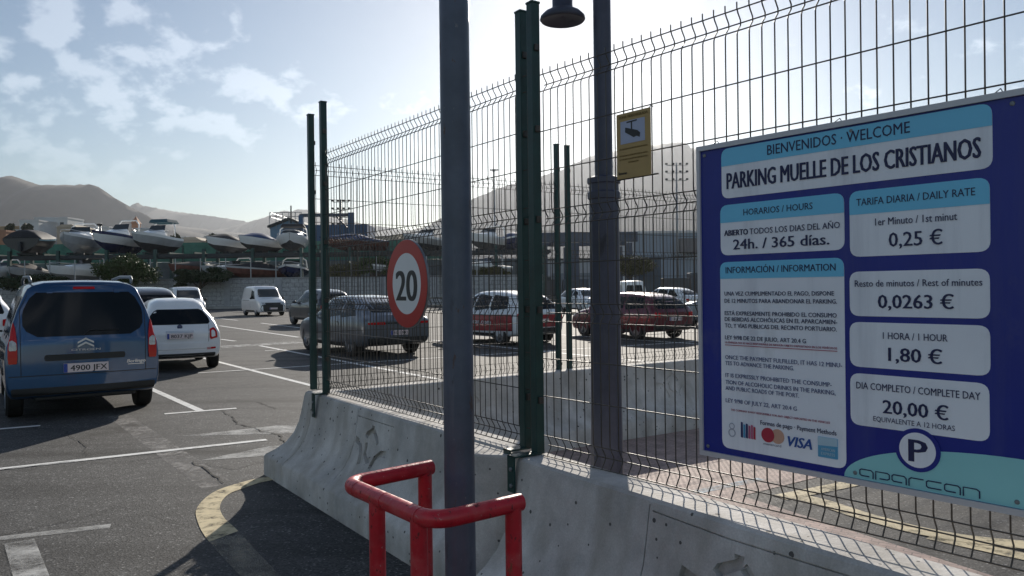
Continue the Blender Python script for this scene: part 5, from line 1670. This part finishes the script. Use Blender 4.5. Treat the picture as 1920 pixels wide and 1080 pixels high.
# ------------------------------------------------------------------ trees by the wall
M_LEAF = mat('leaf_green', (.050, .085, .028), rough=.6, col2=(.085, .110, .035), vscale=.9, spec=.3)
M_LEAF_DK = mat('leaf_dark', (.026, .046, .022), rough=.65, col2=(.045, .065, .028), vscale=.9, spec=.3)
M_LEAF_OL = mat('leaf_olive', (.070, .072, .022), rough=.65, col2=(.10, .095, .03), vscale=.9, spec=.3)
M_BARK = mat('bark', (.09, .07, .055), rough=.9, var=.3, vscale=4, bump=.5, bscale=30)
def tree(name, label, x, y, h0, rx, ry, rz_, m, n=5200, trunk=True, seed=1, leaf=.13, group='trees along the block wall', cat='tree', lean=0.0):
    g = random.Random(seed)
    t = thing(name, label, cat, (x, y, 0), 0, group)
    cz = h0
    clumps = []
    for k in range(26):
        a = g.uniform(0, 2 * math.pi); rr = math.sqrt(g.random()) * .82
        zz_ = g.uniform(-.65, .75) * math.sqrt(max(0, 1 - rr * rr))
        clumps.append((rr * math.cos(a) * rx + lean, rr * math.sin(a) * ry, cz + zz_ * rz_, g.uniform(.22, .40)))
    vs, fs = [], []
    for k in range(int(n * 1.7)):
        cx, cy, c_z, s = clumps[g.randrange(len(clumps))]
        d = Vector((g.gauss(0, 1), g.gauss(0, 1), g.gauss(0, .8)))
        d = d.normalized() * (g.random() ** .45)
        p = Vector((cx + d.x * s * rx * 1.1, cy + d.y * s * ry * 1.1, c_z + d.z * s * rz_ * 1.35))
        u = Vector((g.gauss(0, 1), g.gauss(0, 1), g.gauss(0, .6))).normalized() * leaf * g.uniform(.5, 1.2)
        v = u.cross(Vector((g.gauss(0, 1), g.gauss(0, 1), g.gauss(0, 1)))).normalized() * leaf * .45
        i = len(vs)
        vs += [p - u, p + v, p + u, p - v]
        fs.append((i, i + 1, i + 2, i + 3))
    MB().add(vs, fs).build('crown', m, t, fix=False)
    if trunk:
        tr = MB()
        tr.tube([(0, 0, 0), (.10 * lean + .06, .05, h0 * .35), (.5 * lean - .05, 0, h0 * .7), (lean, 0, h0)], [.20, .16, .13, .07], 9)
        tr.build('trunk', M_BARK, t, smooth=True)
        for k in range(6):
            c = clumps[k * 3]
            MB().tube([(.5 * lean, 0, h0 * .62), ((c[0] + .5 * lean) / 2, c[1] / 2, (h0 * .7 + c[2]) / 2 + .1), (c[0], c[1], c[2])], [.08, .055, .025], 6).build('branch', M_BARK, t, smooth=True)
    return t
tree('bushy_tree', 'bushy green tree behind the roof of the blue people carrier', bx(238, 72.5), 72.5, 3.55, 2.75, 1.8, 1.75, M_LEAF, 9000, seed=3)
tree('low_bush', 'low dark spreading bush at the far left above the blue people carrier', bx(60, 73), 73, 2.7, 4.3, 1.4, 0.75, M_LEAF_DK, 6500, seed=5)
tree('flat_tree', 'dark flat-topped tree leaning over the block wall behind the white vans', bx(372, 73), 73, 3.15, 2.75, 1.6, .85, M_LEAF_DK, 6500, seed=8, lean=.4)
tree('low_bush', 'small dark bush under the flat-topped tree', bx(337, 73.4), 73.4, 2.0, .7, .6, .7, M_LEAF_DK, 1500, seed=9)
tree('wall_shrub', 'green shrub on the wall behind the left fence panel', bx(700, 77), 77, 3.9, 1.6, 1.0, 1.1, M_LEAF, 3500, seed=11)
tree('wall_shrub', 'dull brown-green shrub on the wall just right of the leftmost posts', bx(640, 77), 77, 3.5, 1.8, 1.0, 1.0, M_LEAF_OL, 3500, seed=12)
tree('wall_shrub', 'shrub showing on the wall just right of the dark pole', bx(915, 77), 77, 3.2, 2.2, 1.0, .7, M_LEAF_OL, 3500, seed=13)
tree('olive_tree', 'brownish olive-green tree behind the white van, right of the lamp post', bx(1182, 84), 84, 3.9, 3.0, 1.8, 1.2, M_LEAF_OL, 5000, seed=15)

# ------------------------------------------------------------------ yard buildings, cranes, masts
M_BLUESHED = mat('blue_shed_paint', (.022, .075, .17), rough=.55, var=.15, vscale=.4)
M_BLUESHED2 = mat('blue_shed_paint_pale', (.10, .18, .28), rough=.55, var=.12, vscale=.4)
M_LIFT = mat('travel_lift_paint', (.040, .058, .095), rough=.5, var=.15, vscale=.5)
def hx(px, d): return (px - 960) / 1442 * d
def hz(px, py, d): return EYE + (541 + (960 - px) * .012 - py) / 1442 * d
d = 112.0
shed = thing('blue_workshop', 'blue workshop shed with railings on its roof behind the racked boats', 'building', (hx(560, d), d, 0))
zr = hz(560, 425, d)
xw0, xw1 = hx(508, d) - hx(560, d), hx(568, d) - hx(560, d)
MB().prism([(xw0, 0), (xw1, 0), (xw1, zr), ((xw0 + xw1) / 2 + .5, zr + .9), (xw0, zr - .2)], 0, 9).build('wall', M_BLUESHED2, shed)
MB().prism([(xw0 - .3, zr - .2), ((xw0 + xw1) / 2 + .5, zr + 1.0), (xw1 + .2, zr + .1), (xw1 + .2, zr + .35), ((xw0 + xw1) / 2 + .5, zr + 1.3), (xw0 - .3, zr + .1)], -.4, 9.4).build('roof', M_RACK_DK, shed)
xe = hx(688, d) - hx(560, d)
MB().box(((xw1 + xe) / 2 + .05, 4, zr / 2 + .0), (xe - xw1, 7, zr + .4)).build('side_hall', M_BLUESHED, shed)
rail = MB()
for zq in (zr + 2.0, zr + 2.6):
    rail.tube([(xw0, -.2, zq - .6), (xw0, 8, zq - .6), ], .05, 6)
    rail.tube([(xw0, -.2, zq - .6), (xw1, -.2, zq - .6)], .05, 6)
rail.build('railing', M_GALV, shed)
sm = MB().tube([(0, -.2, zr - .4), (0, -.2, zr + 2.0)], .05, 6).mesh('rail_post', M_GALV)
for k in range(6): link('rail_post', sm, shed, (xw0 + (xw1 - xw0) * k / 5, 0, 0))
MB().tube([(xw1 - 1.6, 0, zr + .4), (xw1 - 1.6, 0, zr + 3.0)], .10, 6).build('vent_pipe', M_RACK_DK, shed)
d = 104.0
gan = thing('blue_gantry', 'slim blue gantry frame above the racked boats, behind the left fence panel', 'gantry', (hx(640, d), d, 0))
zt_ = hz(640, 404, d)
xg = hx(660, d) - hx(640, d)
MB().box((-1.9, 0, zt_), (7.2, .4, .42)).build('beam', M_LIFT, gan)
MB().box((xg, 0, zt_ / 2), (.75, .6, zt_ + .6)).build('leg', M_BLUESHED, gan)
MB().box((-5.3, 0, zt_ / 2), (.6, .6, zt_)).build('leg', M_BLUESHED, gan)
MB().tube([(xg - .3, 0, zt_ - 2.0), (xg - 2.0, 0, zt_ - .2)], .10, 6).build('brace', M_LIFT, gan)
d = 100.0
lift = thing('travel_lift', 'dark blue boat-hoist portal frame behind the lamp post', 'boat hoist', (hx(1105, d), d, 0))
zt_ = hz(1105, 446, d)
x0, x1 = hx(1012, d) - hx(1105, d), hx(1196, d) - hx(1105, d)
MB().box(((x0 + x1) / 2, 0, zt_), (x1 - x0, 1.1, 1.3)).build('top_beam', M_LIFT, lift, bevel=.05)
MB().box(((x0 + x1) / 2, 9, zt_), (x1 - x0 - .3, 1.1, 1.3)).build('top_beam', M_LIFT, lift, bevel=.05)
for px, w in ((1076, 2.2), (1180, 1.3), (1020, 1.6)):
    xx = hx(px, d) - hx(1105, d)
    MB().box((xx, 0, zt_ / 2 - .5), (w * .62, 1.0, zt_ - .6)).build('leg', M_LIFT, lift, bevel=.05)
    MB().box((xx, 9, zt_ / 2 - .5), (w * .62, 1.0, zt_ - .6)).build('leg', M_LIFT, lift, bevel=.05)
    MB().lathe([(.2, -.4), (.8, -.4), (.85, 0), (.8, .4), (.2, .4)], 20, axis='x').build('wheel', M_TYRE, lift, loc=(xx, -.1, .85))
for xx in (x0 + 2.2, x1 - 2.4):
    MB().box((xx, 4.5, zt_ - .4), (.5, 9.2, .5)).build('side_beam', M_LIFT, lift)
d = 170.0
M_HALL = mat('hall_cladding', (.20, .26, .33), rough=.5, var=.08, vscale=.2)
hall = thing('warehouse', 'pale blue-grey clad warehouse at the far right, left of the board edge', 'building', (hx(1270, d), d, 0))
zt_ = hz(1270, 438, d)
xa, xb_ = hx(1190, d) - hx(1270, d), hx(1420, d) - hx(1270, d)
MB().box(((xa + xb_) / 2, 15, zt_ / 2), (xb_ - xa, 30, zt_)).build('wall', M_HALL, hall)
MB().box(((xa + xb_) / 2, 15, zt_ + .25), (xb_ - xa + .8, 30.8, .5)).build('roof_edge', mat('roof_edge_pale', (.5, .52, .54), rough=.6), hall)
rbm = MB().box((0, -.05, zt_ / 2), (.12, .12, zt_ - .2)).mesh('cladding_rib', M_HALL)
for k in range(26): link('cladding_rib', rbm, hall, (xa + .5 + k * 1.04, 0, 0))
xq0, xq1 = hx(1272, d) - hx(1270, d), xb_
MB().box(((xq0 + xq1) / 2, -1.5, hz(1290, 462, d)), (xq1 - xq0, 3.0, 3.0)).build('loading_canopy', mat('canopy_grey', (.12, .12, .13), rough=.7), hall)
low = thing('harbour_shed', 'low pale harbour shed beyond the far cars, between lamp post and double posts', 'building', (hx(1000, 150), 150, 0))
MB().box((0, 5, 3.5), (26, 10, 7)).build('wall', mat('shed_pale', (.30, .32, .34), rough=.7, var=.1, vscale=.3), low)
MB().box((0, 5, 7.1), (26.6, 10.6, .35)).build('roof', M_RACK_DK, low)
dm = MB().box((0, -.06, 2.2), (3.2, .12, 4.4)).mesh('roller_door', mat('roller_door', (.14, .17, .20), rough=.6))
for k in range(5): link('roller_door', dm, low, (-10.4 + k * 5.2, 0, 0))
M_BOX1 = mat('container_blue_grey', (.06, .085, .115), rough=.6, var=.25, vscale=.6)
M_BOX2 = mat('container_slate', (.075, .08, .09), rough=.6, var=.25, vscale=.6)
M_BOX3 = mat('container_dull_green', (.05, .075, .065), rough=.6, var=.25, vscale=.6)
for k, (px0, px1, hh0, mm, lb) in enumerate([(1006, 1052, 2.6, M_BOX2, 'slate storage container behind the double posts'), (1056, 1104, 2.6, M_BOX1, 'blue-grey storage container just left of the lamp post'),
        (1112, 1160, 2.6, M_BOX3, 'dull green storage container hidden partly by the lamp post'), (1198, 1240, 5.2, M_BOX1, 'tall blue-grey container stack right of the olive tree'),
        (1243, 1292, 2.6, M_BOX2, 'slate storage container beyond the far white saloon'), (1296, 1345, 3.2, M_BOX1, 'blue-grey container at the edge of the blue board')]):
    dd = 92.0
    cx_ = hx((px0 + px1) / 2, dd); ww_ = hx(px1, dd) - hx(px0, dd)
    ct = thing('storage_container', lb, 'container', (cx_, dd, 0), 0, 'storage containers beyond the lot')
    MB().box((0, 1.2, hh0 / 2), (ww_, 2.4, hh0)).build('shell', mm, ct, bevel=.03)
    rb = MB().box((0, -.03, hh0 / 2), (.10, .08, hh0 - .3)).mesh('rib', mm)
    for q in range(int(ww_ / .42)):
        link('rib', rb, ct, (-ww_ / 2 + .25 + q * .42, 0, 0))
def mast(label, px, topy, d, arms, hw):
    t = thing('floodlight_mast', label, 'floodlight mast', (hx(px, d), d, 0), 0, 'floodlight masts')
    H_ = hz(px, topy, d)
    MB().tube([(0, 0, 0), (0, 0, H_)], [.30, .14], 10).build('mast', M_GALV, t, smooth=True)
    for k in range(arms):
        z = H_ - .5 - k * 1.5
        MB().tube([(-hw, 0, z), (hw, 0, z)], .07, 6).build('cross_arm', M_GALV, t)
        for s in (-1, -.35, .35, 1):
            MB().box((s * hw, -.25, z + .25), (.46, .30, .34)).build('floodlight', M_RACK_DK, t, bevel=.05)
    return t
mast('floodlight mast with stacked lamps, right of the yellow notice', 1271, 306, 150, 3, 2.0)
mast('floodlight mast with crossbars just right of the leftmost posts', 641, 375, 150, 4, 1.6)
mast('slender mast between dark pole and double posts', 929, 318, 190, 1, 0.8)
mast('thin pole on the rooftops between the white boats', 190, 420, 150, 1, 0.3)

# ------------------------------------------------------------------ town behind the yard
M_WH = mat('house_white', (.55, .56, .56), rough=.8, var=.08, vscale=.15)
M_WH2 = mat('house_cream', (.42, .36, .28), rough=.8, var=.08, vscale=.15)
M_OCH = mat('house_ochre', (.38, .26, .15), rough=.8, var=.08, vscale=.15)
M_TIL = mat('house_terracotta', (.34, .17, .10), rough=.8, var=.1, vscale=.2)
M_WIN = mat('house_window', (.05, .06, .07), rough=.15)
winm = MB().box((0, 0, 0), (1.2, .12, 1.3)).mesh('window', M_WIN)
def house(label, px0, px1, top, d, m, roof=None, depth=10, floors=None, cat='house', name='town_house'):
    x0, x1 = hx(px0, d), hx(px1, d)
    h = hz((px0 + px1) / 2, top, d)
    t = thing(name, label, cat, ((x0 + x1) / 2, d, 0), 0, 'houses of the town')
    w = x1 - x0
    MB().box((0, depth / 2, h / 2), (w, depth, h)).build('wall', m, t)
    if roof:
        MB().prism([(-w / 2 - .3, h + .02), (w / 2 + .3, h + .02), (w / 2 - w * .25, h + w * .16), (-w / 2 + w * .25, h + w * .16)], -.3, depth + .3).build('roof', roof, t)
    else:
        MB().box((0, depth / 2, h + .25), (w + .3, depth + .3, .5)).build('parapet', m, t)
    n = max(1, int(w / 3.4))
    for f in range(floors or max(1, int(h / 3.2))):
        z = h - 1.9 - f * 3.0
        if z < 6: break
        for k in range(n):
            link('window', winm, t, (-w / 2 + w * (k + .5) / n, -.02, z))
    return t
house('ochre flat-roofed house at the left picture edge behind the boats', -30, 40, 428, 260, M_OCH)
house('terracotta house front at the far left edge, below the ochre one', -25, 12, 436, 200, M_TIL)
house('small white house left of the big white block', 22, 40, 434, 240, M_WH)
house('white house with a terrace, left half of the big white block', 38, 74, 416, 255, M_WH)
house('tall white block with flat parapet, highest in the town', 66, 128, 411, 265, M_WH)
house('cream gabled house right of the tall white block', 108, 146, 428, 250, M_WH2, M_WH2)
house('long low grey-white house behind the second and third boats', 144, 178, 432, 280, M_WH2)
house('white house between the white boat and the navy-banded boat', 168, 205, 428, 270, M_WH)
house('white house behind the teal canopy boat', 255, 290, 431, 250, M_WH)
house('white house row right of the teal canopy', 318, 350, 447, 300, M_WH)
house('pale house behind the gap between boats, with gabled roof', 338, 378, 452, 280, M_WH2, M_WH2)
house('white house left of the black-covered boat', 384, 412, 445, 300, M_WH)
house('small far house right of the black-covered boat', 436, 462, 452, 330, M_WH2)
house('grey house block beyond the speed sign', 690, 745, 446, 300, M_WH2)
house('grey house block just left of the dark pole', 738, 812, 443, 320, M_WH2)
tw = thing('church_tower', 'orange church tower with pointed top on the skyline of the town', 'tower', (hx(254, 300), 300, 0))
hh_ = hz(254, 420, 300)
MB().box((0, 1.2, hh_ / 2), (2.4, 2.4, hh_)).build('shaft', M_TIL, tw)
MB().add([(-1.5, -.3, hh_), (1.5, -.3, hh_), (1.5, 2.7, hh_), (-1.5, 2.7, hh_), (0, 1.2, hh_ + 3.0)], [(0, 1, 4), (1, 2, 4), (2, 3, 4), (3, 0, 4), (3, 2, 1, 0)]).build('spire', M_TIL, tw)
for px, cnt in ((20, 3), (52, 4), (330, 3), (400, 3)):
    t = tree('town_tree', {20: 'dark palm-like tree among the ochre houses at far left', 52: 'dark slim tree beside the tall white block', 330: 'dark tree among the roofs right of the teal canopy', 400: 'small dark tree left of the black-covered boat'}[px],
             hx(px, 235), 235, hz(px, 432 if px < 100 else 452, 235), 1.5, 1.5, 2.2, M_LEAF_DK, 900, seed=px, leaf=.5, group='trees among the houses')

# ------------------------------------------------------------------ hills
M_HILL = mat('hill_scrub', (.062, .060, .058), rough=.95, col2=(.115, .105, .092), vscale=.004, detail=9)
def hill(name, label, ridge, d, depth, seed, rough=1.0, m=M_HILL):
    g = np.random.RandomState(seed)
    xs = np.array([p[0] for p in ridge], float); ys = np.array([p[1] for p in ridge], float)
    n = 150
    q = np.linspace(xs[0], xs[-1], n)
    zq = np.array([hz(a, b, d) for a, b in zip(q, np.interp(q, xs, ys))])
    X = np.array([hx(a, d) for a in q])
    rows = 20
    ph = g.uniform(0, 6.28, (6, 3)); 
    vs = []
    for r in range(2 * rows + 1):
        u = r / rows
        prof = (u ** 1.35 if u <= 1 else max(0, (2 - u)) ** 1.2)
        for i in range(n):
            gul = 0.0
            for k in range(6):
                fq = (2.2 ** k) * 2 * math.pi / (X[-1] - X[0]) * 2.5
                gul += math.sin(X[i] * fq + ph[k, 0] + u * 3 * math.sin(ph[k, 1] + k)) / (1.75 ** k)
            amp = 4 * prof * (1 - min(1, prof)) * zq[i] * .15 * rough
            z = zq[i] * prof + gul * amp if u <= 1 else zq[i] * prof
            jit = 0 if abs(u - 1) > .001 else g.uniform(-1, 1) * zq[i] * .006 * rough
            vs.append((X[i], d + (u - 1) * depth, max(-.5, z + jit) if 0 < r < 2 * rows else -.5))
    fs = [(r * n + i, r * n + i + 1, (r + 1) * n + i + 1, (r + 1) * n + i) for r in range(2 * rows) for i in range(n - 1)]
    o = MB().add(vs, fs).build(name, m, None, smooth=True, fix=False)
    return props(o, label, 'hill', kind='structure')
hill('hill', 'dark flat-shouldered hill at the left', [(-900, 440), (-500, 400), (-250, 372), (-60, 346), (0, 336), (20, 328), (40, 334), (62, 344), (82, 349), (110, 349), (150, 347), (172, 347), (182, 349), (215, 370), (250, 390), (290, 412), (330, 428), (380, 440), (450, 450)], 2600, 900, 1)
hill('hill', 'far pale ridge with a small pointed peak', [(60, 430), (200, 408), (240, 392), (252, 384), (259, 380), (268, 386), (290, 390), (330, 398), (380, 404), (420, 409), (450, 414), (480, 420), (560, 434)], 5200, 1200, 2)
hill('hill', 'low pale slopes below the far ridge', [(100, 460), (260, 424), (330, 424), (400, 432), (470, 440), (620, 452), (900, 456)], 3300, 900, 3)
hill('hill', 'far pale hills left of the leftmost posts', [(400, 436), (464, 418), (500, 408), (520, 400), (535, 396), (548, 398), (562, 393), (580, 395), (620, 404), (680, 420), (760, 432), (900, 440)], 4600, 1000, 4)
hill('hill', 'broad hazy mountain behind the lamp post and the board', [(700, 452), (800, 425), (840, 405), (880, 378), (940, 352), (1010, 335), (1060, 318), (1100, 298), (1135, 287), (1180, 279), (1230, 273), (1260, 272), (1300, 280), (1400, 286), (1550, 300), (1800, 330), (2200, 380), (2700, 440)], 2600, 900, 5)
far = MB().add([(-9000, 700, 0.25), (9000, 700, 0.25), (9000, 8800, 0.25), (-9000, 8800, 0.25)], [(0, 1, 2, 3)])
props(far.build('far_plain', M_HILL), kind='structure')

# ------------------------------------------------------------------ haze
hzm = bpy.data.materials.new('haze_air')
hzm.use_nodes = True
ht = hzm.node_tree
ht.nodes.clear()
ho = N(ht, 'ShaderNodeOutputMaterial')
hv = N(ht, 'ShaderNodeVolumePrincipled')
hv.inputs['Color'].default_value = (0.47, 0.495, 0.535, 1)
hv.inputs['Density'].default_value = 0.00011
hv.inputs['Anisotropy'].default_value = 0.64
L(ht, hv.outputs[0], ho.inputs['Volume'])
props(MB().box((0, 4200, 259), (17000, 9400, 520)).build('haze', hzm), 'thin pale haze in the air over the harbour', kind='stuff')
